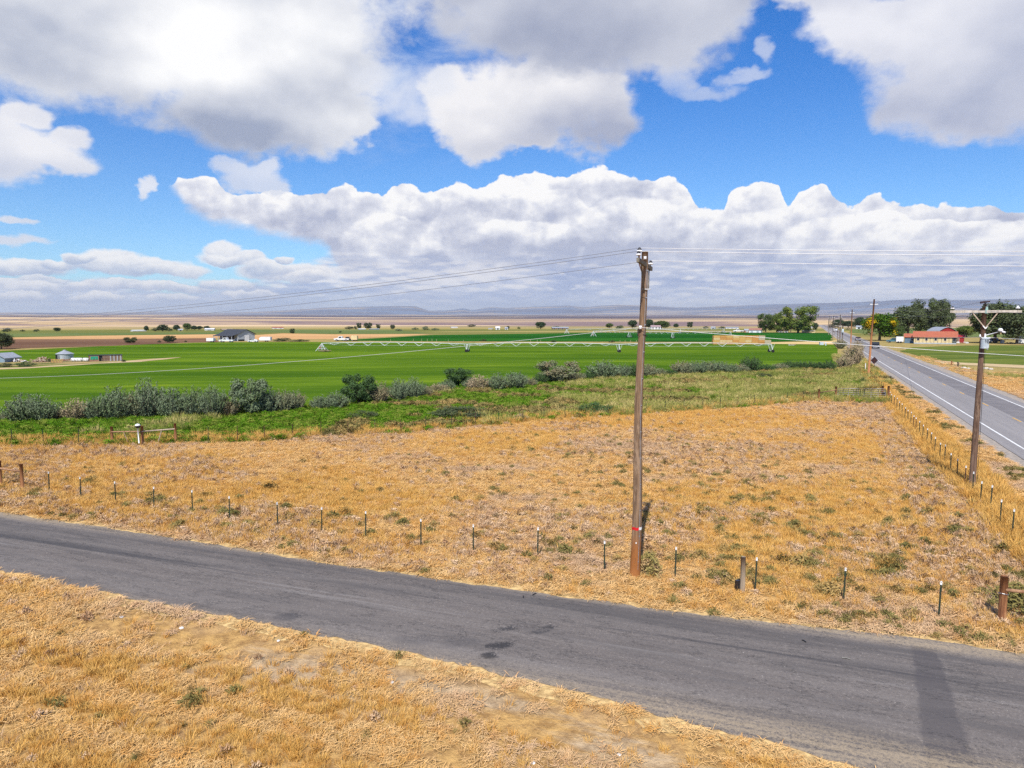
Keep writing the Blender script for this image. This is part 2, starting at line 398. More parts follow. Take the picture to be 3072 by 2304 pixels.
def sheet(name, poly, z, m, kind='structure', jag=0.0, step=0.0, seed=0):
    """flat polygon on the ground; jag roughens its outline"""
    pts = [Vector((p[0], p[1])) for p in poly]
    if step:
        out = []
        for i, p in enumerate(pts):
            q = pts[(i + 1) % len(pts)]; L = (q - p).length; n = max(1, int(L / step))
            nr = Vector((-(q - p).y, (q - p).x)).normalized() if L else Vector((0, 0))
            for k in range(n):
                w = p.lerp(q, k / n)
                d = (mnoise.noise((w.x / (step * 3), w.y / (step * 3), seed)) + .5 * mnoise.noise((w.x / step, w.y / step, seed + 5))) * jag
                out.append(w + nr * d)
        pts = out
    bm = bmesh.new(); vs = [bm.verts.new((p.x, p.y, z)) for p in pts]
    f = bm.faces.new(vs); bmesh.ops.triangulate(bm, faces=[f]); bm.normal_update()
    if sum(f.normal.z for f in bm.faces) < 0: bmesh.ops.reverse_faces(bm, faces=bm.faces)
    me = bpy.data.meshes.new(name); bm.to_mesh(me); bm.free(); me.materials.append(m)
    o = bpy.data.objects.new(name, me); COL.objects.link(o); tag(o, kind=kind); return o
def GP(*q): return [G(x, y).xy for x, y in q]

# highway frame: u along it (away from the camera), o across it (to the right)
TH = R(22.7); HU = Vector((math.sin(TH), math.cos(TH))); HO = Vector((math.cos(TH), -math.sin(TH)))
def HW(along, off, z=0.0):
    p = HU * along + HO * off; return Vector((p.x, p.y, z))

# ------------------------------------------------------------------ ground materials
def ground_mat():
    m, b = new_mat('dry_ground')
    P = geo_pos(); x, y, z = sep(P)
    fine = snoise(P, 2.2, 8, .72); mid = snoise(P, .35, 5, .6); big = snoise(P, .06, 4, .55)
    base = smix(sstep(fine, .35, .65), (.30, .17, .07), (.62, .38, .14))
    base = smix(sstep(mid, .5, .66) * .4, base, (.46, .31, .18))
    base = smix(sstep(big, .48, .62) * .5, base, (.52, .30, .09))
    vv = y * math.cos(R(-20.6)) - x * math.sin(R(-20.6)); uu = x * math.cos(R(-20.6)) + y * math.sin(R(-20.6))
    trod = snoise(svec(uu * .12, vv * .55, 2.0), 1.0, 6, .6)
    base = smix(sstep(trod, .46, .56) * sstep(S.m('ABSOLUTE', vv - 14.9), 1.5, .5) * .85, base, smix(sstep(fine, .4, .6), (.36, .26, .16), (.52, .39, .25)))
    sp = snoise(P, 14, 3, .7)
    base = smix(sstep(sp, .60, .72) * .6, base, (.70, .54, .30))
    base = smix(sstep(sp, .40, .30) * .5, base, (.13, .09, .05))
    # far land: tan range; dark streaks: sagebrush plus cloud shadow put into the colour
    D = S.m('SQRT', x * x + y * y)
    lp = svec(x * .00045, y * .0011, 0.0)
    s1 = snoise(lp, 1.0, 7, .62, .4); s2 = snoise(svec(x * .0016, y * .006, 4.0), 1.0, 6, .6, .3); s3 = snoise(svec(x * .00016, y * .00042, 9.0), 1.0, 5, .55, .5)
    far = smix(sstep(s2, .42, .60), (.50, .36, .20), (.68, .50, .30))
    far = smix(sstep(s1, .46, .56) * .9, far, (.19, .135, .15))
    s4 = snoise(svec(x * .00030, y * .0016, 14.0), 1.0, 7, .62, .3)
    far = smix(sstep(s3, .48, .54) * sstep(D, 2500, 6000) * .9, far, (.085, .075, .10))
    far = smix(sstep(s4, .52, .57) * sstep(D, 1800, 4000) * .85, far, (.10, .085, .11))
    far = smix(sstep(z + (s2 - .5) * 110, 35, 120) * sstep(D, 8000, 12000) * (1 - sstep(s1, .56, .50) * .45), far, (.16, .20, .28))  # far hills: pale blue of hazy air mixed into the ground colour
    far = smix(sstep(s2, .62, .70) * .6, far, (.30, .20, .15))
    far = smix(sstep(s1, .60, .66) * sstep(D, 5000, 2500) * .7, far, (.16, .19, .07))
    green = smix(sstep(s2, .45, .55), (.16, .17, .05), (.34, .27, .10))
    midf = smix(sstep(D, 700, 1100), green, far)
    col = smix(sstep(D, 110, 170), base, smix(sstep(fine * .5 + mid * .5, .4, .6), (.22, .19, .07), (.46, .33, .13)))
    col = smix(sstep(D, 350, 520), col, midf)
    hz = smix(sstep(z, 120, 330) * sstep(D, 14000, 19000), (1, 1, 1), (.55, .62, .72))
    n = S.T.nodes.new('ShaderNodeMix'); n.data_type = 'RGBA'; n.blend_type = 'MULTIPLY'; n.inputs[0].default_value = 1
    S.T.links.new(col.o, n.inputs[6]); n.inputs[7].default_value = (1, 1, 1, 1)
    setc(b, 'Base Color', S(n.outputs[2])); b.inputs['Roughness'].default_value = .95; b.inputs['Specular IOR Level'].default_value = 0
    bump(b, fine * .6 + sp * .4, .9, .12)
    return m
def field_mat(name, a, b_, c=None, sx=.02, sy=.16, rot=0.0, fine=1.2, bs=.5):
    """crop or stubble with drill rows running across the view"""
    m, b = new_mat(name); P = geo_pos(); x, y, z = sep(P)
    cr, sr = math.cos(rot), math.sin(rot); u = x * cr + y * sr; v = y * cr - x * sr
    n1 = snoise(svec(u * sx, v * sy, 1.0), 1.0, 6, .62, .2); n2 = snoise(svec(u * sx * 5, v * sy * 3, 5.0), 1.0, 5, .65); n3 = snoise(P, fine, 5, .7)
    f = sstep(n1 * .55 + n2 * .3 + n3 * .15, .40, .60)
    col = smix(f, a, b_)
    if c: col = smix(sstep(n2 * .6 + n1 * .4, .56, .66) * .7, col, c)
    setc(b, 'Base Color', col); b.inputs['Roughness'].default_value = .9; b.inputs['Specular IOR Level'].default_value = 0
    bump(b, n3 + n2 * .5, bs, .25); return m

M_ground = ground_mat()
# ground: one sheet of rings around the place, level out to 1.5 km, then rising range land and the far hills
def ridge(th):
    pts = [(-200, 946), (0, 946), (150, 944), (330, 941), (500, 937), (640, 941), (800, 936), (900, 930), (990, 924), (1100, 921), (1200, 919), (1250, 920), (1290, 933), (1350, 931), (1390, 925), (1420, 931),
           (1470, 922), (1520, 924), (1600, 920), (1700, 917), (1750, 922), (1800, 917), (1860, 915), (1950, 919), (2020, 923), (2080, 924), (2150, 921), (2300, 916), (2450, 914), (2560, 912), (2700, 907), (2760, 905), (2850, 910), (3072, 908), (3300, 910)]
    X = math.tan(th) * FPX * math.cos(PITCH) + 1536 if abs(th) < 1.2 else 5000 * (1 if th > 0 else -1)
    X = min(max(X, -200), 3300)
    return float(np.interp(X, [p[0] for p in pts], [p[1] for p in pts]))
def build_ground():
    nth = 360
    ths = [R(-56) + R(112) * i / (nth - 1) for i in range(nth)]
    ths += [R(56) + R(248) * i / 30 for i in range(1, 30)]
    rs = [0, 12, 25, 50, 90, 150, 260, 450, 800, 1400] + [1400 * (1.055 ** k) for k in range(1, 61)]
    vs = [(0, 0, 0)]; fs = []; n = len(ths)
    for r in rs[1:]:
        for th in ths:
            t = th if th <= math.pi else th - 2 * math.pi
            z = 0.0
            if r > 1400:
                k = math.log(r / 1400) / math.log(26000 / 1400)
                px = -7 + 26 * k ** 1.25         # photograph pixels above the level horizon
                nz = mnoise.noise((math.sin(t) * r / 2600, math.cos(t) * r / 1500, .3)) * 3.2 + mnoise.noise((math.sin(t) * r / 900, math.cos(t) * r / 600, 7)) * 1.2
                px += nz * min(1, k * 2.5) * (1 + k * .6)
                if r > 15000:
                    kk = min(1, (r - 15000) / 5500); kk = kk * kk * (3 - 2 * kk)
                    top = HOR - ridge(t) + mnoise.noise((t * 60, r / 4000, 3)) * .8
                    px = px * (1 - kk) + top * kk
                if r > 21500: px = (HOR - ridge(t)) * (1 - (r - 21500) / 9000)
                z = CAM_H + px * r / FPX
                z = max(z, 0.0) if r < 2600 else z
            vs.append((math.sin(t) * r, math.cos(t) * r, z))
    for k in range(n): fs.append((0, 1 + (k + 1) % n, 1 + k))
    for i in range(len(rs) - 2):
        for k in range(n):
            a = 1 + i * n + k; b = 1 + i * n + (k + 1) % n
            fs.append((a, b, b + n, a + n))
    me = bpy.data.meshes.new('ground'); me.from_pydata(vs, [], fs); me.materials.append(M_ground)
    me.polygons.foreach_set('use_smooth', [True] * len(me.polygons)); me.update()
    o = bpy.data.objects.new('ground', me); COL.objects.link(o); tag(o, kind='structure')
build_ground()

# ------------------------------------------------------------------ the two roads
LOCAL_UP = GP((-700, 1438), (0, 1537), (400, 1597), (768, 1655), (1024, 1698), (1536, 1770), (2048, 1841), (2500, 1889), (2789, 1919), (3072, 1966), (3500, 2010))
LOCAL_LO = GP((-700, 1600), (0, 1712), (509, 1819), (1024, 1918), (1300, 1975), (1533, 2032), (1800, 2093), (2048, 2167), (2300, 2225), (2580, 2304), (3200, 2520))
def asphalt(name, a, b_, local=True):
    m, b = new_mat(name); P = geo_pos(); x, y, z = sep(P)
    fine = snoise(P, 15, 7, .85); mid = snoise(P, 1.1, 7, .7); big = snoise(P, .18, 4, .5)
    if local: c, s_ = math.cos(R(-20.6)), math.sin(R(-20.6)); u = x * c + y * s_; v = y * c - x * s_
    else: u = x * HU.x + y * HU.y; v = x * HO.x + y * HO.y
    st = snoise(svec(u * .035, v * .9, 0.0), 1.0, 5, .5)
    st2 = snoise(svec(u * .10, v * 3.2, 7.0), 1.0, 6, .65)
    f = st * .40 + st2 * .60
    col = smix(sstep(f, .36, .64, 'LINEAR'), a, b_)
    col = smix(sstep(fine, .53, .68) * .6, col, (.40, .35, .31))
    col = smix(sstep(fine, .47, .33) * .7, col, (.035, .03, .03))
    speck = snoise(P, 16, 2, .5); col = smix(sstep(speck, .735, .76) * .8, col, (.55, .5, .43))
    if local:
        wob = (st - .5) * .5
        band = sstep(S.m('ABSOLUTE', v - 20.25 + wob), .75, .1) * sstep(st2 * .6 + st * .5, .50, .64)
        band2 = sstep(S.m('ABSOLUTE', v - 21.45 + wob), .8, .2) * sstep(st2, .40, .60)
        band3 = sstep(S.m('ABSOLUTE', v - 18.3 + wob), .7, .2) * sstep(st2, .45, .65)
        col = smix(band * .8, col, (.050, .048, .051)); col = smix(band2 * .6, col, (.066, .062, .062)); col = smix(band3 * .35, col, (.08, .075, .075))
        pale = sstep(S.m('ABSOLUTE', v - 19.5 + wob), .35, .05) * sstep(st2, .48, .62); blk = sstep(snoise(svec(u * .16, v * .9, 31.0), 1.0, 7, .68), .50, .60); col = smix(blk * .38, col, (.085, .077, .074)); col = smix(pale * .4, col, (.27, .25, .235))
        lp_ = svec(x + (mid - .5) * .5 + (fine - .5) * .35, y + (mid - .5) * .4 + (fine - .5) * .3, 0.0)
        def stain(px, py, rad, asp=1.0):
            g = G(px, py); n_ = S.T.nodes.new('ShaderNodeVectorMath'); n_.operation = 'DISTANCE'
            q_ = svec((x + (mid - .5) * 1.5 + (fine - .5) * 1.3) * (1 / asp), y + (mid - .5) * .8 + (fine - .5) * 1.1, 0.0)
            S.T.links.new(q_.o, n_.inputs[0]); n_.inputs[1].default_value = (g.x / asp, g.y, 0); return sstep(S(n_.outputs['Value']) * (1 / rad), 1.15, .6)
        for (px, py, rad, asp, am, tone) in [(1500, 1938, .22, 1.9, .9, .035), (1528, 1888, .13, 2.6, .85, .04), (1474, 1968, .20, 1.7, .9, .035), (1655, 1884, .17, 1.3, .8, .04), (1618, 1898, .14, 1.8, .7, .05), (868, 1852, .28, 1.6, .6, .06), (1230, 1925, .35, 2.2, .35, .07), (1375, 1930, .3, 2.0, .3, .07)]:
            col = smix(stain(px, py, rad, asp) * am, col, (tone, tone * .95, tone))
        # darker repair running across the road
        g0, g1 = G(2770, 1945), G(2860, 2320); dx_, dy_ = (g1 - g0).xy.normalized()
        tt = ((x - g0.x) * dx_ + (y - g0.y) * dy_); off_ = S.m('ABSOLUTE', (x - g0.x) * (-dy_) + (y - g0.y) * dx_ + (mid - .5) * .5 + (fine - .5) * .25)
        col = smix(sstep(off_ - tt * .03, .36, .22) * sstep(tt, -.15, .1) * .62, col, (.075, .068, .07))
        # thin cracks
        cr = S.m('ABSOLUTE', snoise(svec(u * .25, v * .8, 3.0), 1.2, 8, .7) - .5)
        col = smix(sstep(cr, .009, .0) * .75, col, (.035, .033, .033))
        dust = sstep(v, 17.6, 16.2).max(sstep(v, 21.9, 22.5)) * sstep(fine * .6 + st2 * .4, .42, .56); col = smix(dust * .7, col, (.40, .31, .20))
    setc(b, 'Base Color', col); b.inputs['Roughness'].default_value = .85; b.inputs['Specular IOR Level'].default_value = .25
    bump(b, fine, .5, .012); return m
M_asph = asphalt('weathered_asphalt', (.138, .119, .107), (.186, .164, .148))
M_hwy = asphalt('highway_asphalt', (.22, .205, .20), (.29, .27, .26), False)
M_verge = mat('pale_straw_verge', (.72, .50, .22), .95, 0, .18, 5, (.40, .26, .11), .1, .9)
vu = [p + Vector((.1, .45)) for p in LOCAL_UP]; vl = [p + Vector((-.15, -.55)) for p in LOCAL_LO]
sheet('road_verge', list(vu) + list(reversed(vl)), .006, M_verge, jag=.38, step=.35, seed=3)
# asphalt slab, slightly raised, with ragged edges
def strip(name, A, B, z, m, jag, step, th=.03, seed=0):
    def dens(L, s):
        out = []
        for i in range(len(L) - 1):
            n = max(1, int((L[i + 1] - L[i]).length / step))
            for k in range(n):
                w = L[i].lerp(L[i + 1], k / n)
                d = mnoise.noise((w.x * 1.3, w.y * 1.3, seed + s)) * jag + mnoise.noise((w.x * 4, w.y * 4, seed + s)) * jag * .6
                out.append(w + Vector((0, d)))
        return out
    a, b = dens(A, 1), dens(B, 2)
    n = min(len(a), len(b)); ia = np.linspace(0, len(a) - 1, n).astype(int); ib = np.linspace(0, len(b) - 1, n).astype(int)
    mb = MB(); vs = []
    for i, j in zip(ia, ib):
        vs += [(a[i].x, a[i].y, z - th), (a[i].x, a[i].y, z), (b[j].x, b[j].y, z), (b[j].x, b[j].y, z - th)]
    fs = []
    for i in range(n - 1):
        for k in range(3): fs.append((4 * i + k, 4 * i + k + 1, 4 * i + 5 + k, 4 * i + 4 + k))
    mb.add(vs, [tuple(reversed(f)) for f in fs]); o = mb.build(name, m); tag(o, kind='structure'); return o
strip('local_road', [Vector(p) for p in LOCAL_UP], [Vector(p) for p in LOCAL_LO], .03, M_asph, .20, .2)
# highway
M_grav = mat('gravel_shoulder', (.40, .34, .28), .95, 0, .2, 3, (.27, .235, .20), .1, .7)
def hstrip(name, o0, o1, a0, a1, z, m, jag=0.0, step=1.0):
    n = int((a1 - a0) / step) + 1; mb = MB(); vs = []
    for i in range(n + 1):
        a = a0 + (a1 - a0) * i / n
        j0 = mnoise.noise((a * .8, o0, 1)) * jag; j1 = mnoise.noise((a * .8, o1, 5)) * jag
        vs += [HW(a, o0 + j0, z), HW(a, o1 + j1, z)]
    mb.add(vs, [(2 * i, 2 * i + 1, 2 * i + 3, 2 * i + 2) for i in range(n)]); o = mb.build(name, m); tag(o, kind='structure'); return o
hstrip('highway_shoulder', 11.9, 23.6, 25, 1300, .02, M_grav, .35, 2)
hstrip('highway', 13.35, 22.15, 20, 1300, .05, M_hwy, .06, 2)
M_white = mat('white_road_paint', (.80, .79, .76), .7, 0, .12, 2); M_yel = mat('yellow_road_paint', (.74, .42, .07), .7, 0, .1, 2)
M_lanedark = mat('lane_wear', (.16, .147, .146), .85, 0, .1, .5, (.20, .184, .182))
hstrip('lane_wear', 18.2, 20.9, 20, 1300, .0545, M_lanedark, .3, 3)
hstrip('lane_line', 14.37, 14.53, 20, 1300, .058, M_white, .02, 2); hstrip('lane_line', 21.02, 21.18, 20, 1300, .058, M_white, .02, 2)
mb = MB()
a = 12.0
while a < 900:
    if a > 20: mb.add([HW(a, 17.87, .062), HW(a, 18.0, .062), HW(a + 3.0, 18.0, .062), HW(a + 3.0, 17.87, .062)], [(0, 1, 2, 3)])
    a += 12.9
tag(mb.build('lane_dashes', M_yel), kind='structure')
# gravel approaches
sheet('gravel_approach', GP((2738, 1085), (2790, 1092), (2852, 1102), (2848, 1112), (2836, 1122), (2822, 1128)), .012, M_grav, jag=.5, step=1.5)
sheet('gravel_approach', GP((2600, 1090), (2632, 1095), (2672, 1112), (2640, 1106), (2605, 1100)), .012, M_grav, jag=.4, step=1.5)

# ------------------------------------------------------------------ fields
AN = R(-20.6)
M_alf = field_mat('bright_alfalfa', (.050, .112, .010), (.125, .205, .016), (.21, .27, .02), .008, .06, R(5), 1.4, .8)
M_alf2 = field_mat('dark_alfalfa', (.012, .075, .012), (.03, .125, .016), None, .004, .02, 0, .6, .4)
M_brown = field_mat('ploughed_field', (.135, .075, .05), (.225, .13, .08), (.30, .18, .10), .003, .02, 0, .4, .4)
M_tan = field_mat('stubble_field', (.50, .28, .13), (.62, .38, .17), (.42, .25, .13), .004, .02, 0, .3, .3)
M_straw = field_mat('straw_strip', (.50, .36, .15), (.66, .48, .23), (.34, .30, .10), .01, .05, 0, .6, .4)
M_dull = field_mat('dull_green_field', (.10, .145, .05), (.17, .20, .07), (.26, .24, .10), .004, .03, 0, .4, .3)
M_yard = field_mat('dirt_yard', (.42, .31, .17), (.58, .44, .26), (.25, .22, .10), .03, .08, 0, .8, .4)
M_weed = field_mat('weedy_strip', (.05, .105, .012), (.15, .20, .03), (.36, .28, .08), .05, .16, R(-12), 1.5, .8)
M_weed2 = field_mat('green_weeds', (.035, .10, .010), (.085, .17, .018), (.20, .22, .04), .05, .16, R(-12), 1.5, .8)
sheet('alfalfa_field', GP((-900, 1290), (0, 1262), (700, 1245), (1000, 1222), (1240, 1190), (1400, 1166), (1700, 1142), (2000, 1126), (2300, 1118), (2516, 1106), (2512, 1060), (2508, 1034), (2310, 1031), (1600, 1030), (1100, 1027), (900, 1026), (640, 1027), (420, 1034), (150, 1046), (0, 1053), (-900, 1090)), .03, M_alf, jag=.8, step=4, seed=2)
sheet('alfalfa_field', GP((1000, 1022), (1150, 1014), (1300, 1005), (1536, 1002), (1800, 998), (2080, 997), (2290, 998), (2490, 999), (2500, 1022), (2304, 1026), (1700, 1025), (1300, 1024)), .06, M_alf2, jag=1.5, step=12)
sheet('ploughed_field', GP((-900, 1040), (0, 1018), (300, 1018), (640, 1015), (660, 1026), (560, 1028), (330, 1038), (60, 1045), (-900, 1100)), .05, M_brown, jag=1, step=10)
sheet('stubble_field', GP((-900, 1020), (30, 1013), (250, 1008), (640, 1003), (760, 1004), (655, 1014.5), (300, 1017.5), (0, 1017.5)), .04, M_tan, jag=2, step=20)
sheet('stubble_field', GP((740, 1007), (850, 1000), (1000, 1003), (1300, 1002), (1240, 1006), (1130, 1012), (1030, 1017), (760, 1019)), .045, M_tan, jag=2, step=20)
sheet('green_field', GP((-900, 1003), (0, 1001), (700, 997), (700, 1002.5), (250, 1006), (20, 1011), (-900, 1018)), .05, M_dull, jag=2, step=20)
sheet('green_field', GP((640, 997), (770, 989), (1150, 989), (1250, 996), (1300, 1001), (1000, 1001.5), (850, 998)), .05, M_dull, jag=2, step=20)
sheet('straw_strip', GP((2310, 1028), (2490, 1024), (2518, 1018), (2520, 1034), (2310, 1032)), .07, M_straw, jag=.6, step=5)
sheet('farmyard', GP((-300, 1112), (0, 1104), (100, 1101), (200, 1095), (300, 1089), (380, 1083), (455, 1077), (545, 1072), (500, 1078), (420, 1086), (300, 1092), (180, 1099), (60, 1107), (-300, 1118)), .05, M_yard, jag=1, step=3)
sheet('farmyard', GP((-100, 1096), (60, 1084), (300, 1080), (370, 1081), (370, 1085), (150, 1096), (0, 1101)), .045, field_mat('yard_weeds', (.12, .14, .04), (.42, .31, .14), (.30, .14, .05), .05, .1, 0, 1.2, .4), jag=1, step=3)
sheet('green_field', GP((2740, 1042), (2900, 1037), (3072, 1036), (3600, 1040), (3600, 1100), (3072, 1096), (2880, 1088), (2790, 1078), (2700, 1052)), .05, field_mat('mown_pasture', (.075, .115, .025), (.16, .185, .04), (.30, .25, .08), .02, .08, 0, .8, .5), jag=1, step=5)
sheet('dirt_strip', GP((2800, 1082), (2900, 1087), (3072, 1096), (3600, 1110), (3600, 1125), (3072, 1105), (2900, 1096), (2830, 1092)), .045, M_yard, jag=.6, step=4)
sheet('green_field', GP((2690, 1009), (2700, 985), (3072, 983), (3600, 985), (3600, 1015), (3072, 1012)), .05, M_dull, jag=1, step=8)
sheet('green_field', GP((2545, 998), (2560, 987), (2640, 986), (2660, 1000), (2600, 1002)), .05, M_dull, jag=1, step=8)
sheet('weed_strip', GP((-500, 1420), (0, 1344), (527, 1330), (795, 1322), (1125, 1304), (1430, 1278), (1690, 1256), (1500, 1240), (1200, 1236), (1000, 1242), (700, 1256), (0, 1272), (-500, 1290)), .012, M_weed2, jag=1.2, step=1.5, seed=4)
sheet('weed_strip', GP((1430, 1277), (1700, 1255), (2000, 1237), (2300, 1216), (2500, 1190), (2600, 1125), (2520, 1104), (2300, 1116), (2000, 1128), (1700, 1146), (1400, 1170), (1200, 1200), (1200, 1236), (1500, 1240), (1690, 1256)), .010, M_weed, jag=1.2, step=1.5, seed=6)
# air
m, b = new_mat('haze'); S.T.nodes.remove(b)
vn = S.T.nodes.new('ShaderNodeVolumePrincipled'); vn.inputs['Color'].default_value = (.90, .95, 1.0, 1); vn.inputs['Density'].default_value = 3.0e-5; vn.inputs['Anisotropy'].default_value = .2
S.T.links.new(vn.outputs[0], [n for n in S.T.nodes if n.type == 'OUTPUT_MATERIAL'][0].inputs['Volume'])
mb = MB(); mb.box((0, 0, 299), (66000, 66000, 600)); tag(mb.build('haze', m), kind='stuff')

# ------------------------------------------------------------------ wood, metal
def wood(name, a, b_, c=None, low=None, streak=14):
    if name in _mats: return _mats[name]
    m, b = new_mat(name); x, y, z = sep(obj_co())
    v = svec(x * streak, y * streak, z * .7)
    n = snoise(v, 1.0, 6, .65, .3); k = snoise(svec(x * 3, y * 3, z * .9), 1.3, 4, .6)
    col = smix(sstep(n, .36, .62), a, b_)
    if c: col = smix(sstep(k, .50, .64) * .8, col, c)
    if low: col = smix(sstep(z + (k - .5) * 1.2, low[1], low[2]), col, low[0])
    cr = sstep(S.m('ABSOLUTE', snoise(svec(x * 22, y * 22, z * .35), 1.0, 3, .5) - .5), .012, .0)
    col = smix(cr * .7, col, (.035, .022, .015))
    setc(b, 'Base Color', col); b.inputs['Roughness'].default_value = .88; b.inputs['Specular IOR Level'].default_value = .15
    bump(b, n, .7, .01); _mats[name] = m; return m
M_pole = wood('weathered_pole_wood', (.135, .083, .050), (.26, .168, .102), (.33, .225, .145), ((.30, .115, .035), 2.0, .7))
M_pole2 = wood('brown_pole_wood', (.085, .05, .035), (.18, .11, .075), (.24, .16, .11))
M_pole3 = wood('orange_pole_wood', (.30, .12, .05), (.42, .19, .08), (.34, .18, .10))
M_poleF = wood('far_pole_wood', (.11, .09, .08), (.20, .16, .14))
M_arm = wood('grey_crossarm_wood', (.11, .095, .075), (.20, .18, .14), streak=6)
M_arm2 = wood('bleached_crossarm_wood', (.42, .37, .30), (.58, .52, .45), streak=6)
M_post = wood('red_brown_post_wood', (.17, .065, .03), (.33, .15, .065), (.40, .22, .10))
M_post2 = wood('old_grey_post_wood', (.20, .15, .10), (.36, .28, .20), (.27, .17, .10))
M_rail = wood('bleached_rail_wood', (.33, .25, .18), (.50, .40, .30), streak=5)
M_railr = wood('brown_rail_wood', (.25, .13, .07), (.40, .23, .13), streak=5)
M_porc = mat('white_porcelain', (.82, .82, .84), .25, 0, .03, 3, None, .5)
M_dark = mat('dark_glaze', (.02, .018, .02), .25, 0, .1, 5, None, .5)
M_steel = mat('galvanised_steel', (.42, .43, .45), .45, .7, .1, 8)
M_wire = mat('aluminium_wire', (.20, .21, .24), .6, .0, .05, 3)
M_wirel = mat('bright_cable', (.66, .66, .66), .45, .3, .05, 3)
M_tgreen = mat('green_post_paint', (.018, .048, .030), .6, 0, .25, 9, (.05, .04, .025))
M_tbrown = mat('rusty_post_paint', (.10, .045, .03), .8, 0, .3, 9)
M_twhite = mat('white_post_tip', (.85, .85, .83), .6, 0, .05, 5)
M_rust = mat('rusted_steel', (.16, .07, .04), .8, .2, .3, 6)
M_gate = mat('grey_gate_tube', (.46, .43, .41), .5, .5, .2, 3, (.30, .24, .20))
M_gateg = mat('green_gate_tube', (.035, .07, .055), .55, .2, .2, 4)

def insulator(mb_pin, mb_skirt, mb_top, p, s=1.0):
    x, y, z = p
    mb_pin.tube([(x, y, z), (x, y, z + .14 * s)], .018 * s, 6)
    mb_skirt.lathe([(.03 * s, .11 * s), (.10 * s, .10 * s), (.125 * s, .125 * s), (.11 * s, .165 * s), (.06 * s, .185 * s)], (x, y, z), 14)
    mb_top.lathe([(.095 * s, .180 * s), (.085 * s, .215 * s), (.05 * s, .235 * s), (.055 * s, .27 * s), (.02 * s, .285 * s)], (x, y, z), 12)
def add_insulator(root, p, s=1.0, top=None):
    a, b, c = MB(), MB(), MB(); insulator(a, b, c, (0, 0, 0), s)
    q = b.build('insulator', M_porc, root, True, p); a.build('pin', M_rust, q); c.build('insulator_cap', top or M_dark, q, True); return q

# ------------------------------------------------------------------ main pole
MP = G(1904, 1729); WD = Vector((math.cos(AN), math.sin(AN), 0)); AD = Vector((-math.sin(AN), math.cos(AN), 0))
mp = thing('utility_pole', 'tall leaning wooden pole with red and white tape near its foot beside the local road', 'utility pole', MP)
def pole_line(h): # lean of the main pole, metres to the right at height h
    return .155 * (h / 11.6) ** 1.2 + .035 * math.sin(h * .75)
N = 26; pts = [(pole_line(11.64 * i / N), 0, 11.64 * i / N - (.25 if i == 0 else 0)) for i in range(N + 1)]
mb = MB(); mb.tube(pts, [(.185 - .075 * i / N) * (1 + .025 * math.sin(i * 2.3)) for i in range(N + 1)], 20)
mb.build('pole', M_pole, mp, True)
mb = MB(); mb.tube([(pole_line(h) + .07 * (1 - h / 26), -.165 + .006 * h, h) for h in np.linspace(.3, 11.2, 20)], .014, 6); mb.build('ground_wire', M_steel, mp)
mb = MB(); mb.box((0, 0, 0), (.05, .02, .03)); st_me = mb.mesh('staple', M_steel)
for h in np.linspace(.6, 11, 12): inst('staple', st_me, mp, (pole_line(h) + .07, -.172 + .006 * h, h))
a0 = -2.4
def band(name, h, dh, t0, t1, m):
    mb = MB(); r = .185 - .075 * h / 11.64 + .006; n = 14
    vs = [(pole_line(h) + r * math.cos(t0 + (t1 - t0) * i / n), r * math.sin(t0 + (t1 - t0) * i / n), h + k * dh + .01 * math.sin(i)) for k in (0, 1) for i in range(n + 1)]
    mb.add(vs, [(i, i + 1, n + 2 + i, n + 1 + i) for i in range(n)]); mb.build(name, m, mp)
band('red_tape', 1.76, .10, math.pi * .9, -math.pi * .42 + 2 * math.pi, mat('red_tape', (.65, .015, .02), .6, 0, .1)); band('white_tape', 1.765, .10, math.pi * 1.58, math.pi * 2.05, M_twhite)
band('red_flag', 1.68, .06, math.pi * .93, math.pi * 1.02, mat('red_tape', (.65, .015, .02), .6, 0, .1))
mb = MB(); mb.box((pole_line(1.3) - .04, -.185, 1.3), (.035, .012, .05)); mb.build('tag_plate', M_twhite, mp)
ca = Vector((pole_line(11.2) - .02, -.17, 11.22)); A0 = ca - AD * 1.35 + Vector((0, 0, .03)); A1 = ca + AD * 1.25 - Vector((0, 0, .10))
mb = MB(); mb.beam(A0, A1, .10, .135); mb.build('crossarm', M_arm, mp)
mb = MB(); mb.beam(A1 - AD * .45 - Vector((0, 0, .04)), Vector((pole_line(10.4) + .16, .06, 10.35)), .045, .06); mb.build('brace', M_arm, mp)
mb = MB(); mb.beam(A0 + AD * .55 - Vector((0, 0, .04)), Vector((pole_line(10.4) - .03, -.16, 10.3)), .045, .06); mb.build('brace', M_arm, mp)
mb = MB(); mb.tube([(pole_line(10.3) - .1, -.15, 10.34), (pole_line(10.3) + .2, -.15, 10.34), (pole_line(10.3) + .22, 0, 10.36)], .02, 6); mb.build('through_bolt', M_steel, mp)
iA = add_insulator(mp, A0 + AD * .12 + Vector((0, 0, .07)), .8); iB = add_insulator(mp, A1 - AD * .14 + Vector((0, 0, .07)), .8)
br = Vector((pole_line(11.4) - .20, -.04, 11.55)); iC = add_insulator(mp, br, .85)
mb = MB(); mb.tube([(pole_line(10.9) - .11, -.05, 10.95), (br.x, br.y, 11.2), (br.x, br.y, br.z + .05)], .018, 6); mb.build('pin_bracket', M_rust, mp)
mb = MB(); mb.lathe([(.03, -.05), (.065, -.04), (.04, 0), (.065, .04), (.03, .05)], (pole_line(11.3) - .02, -.15, 11.42), 12); mb.build('spool_insulator', M_porc, mp, True)
nz = 9.02
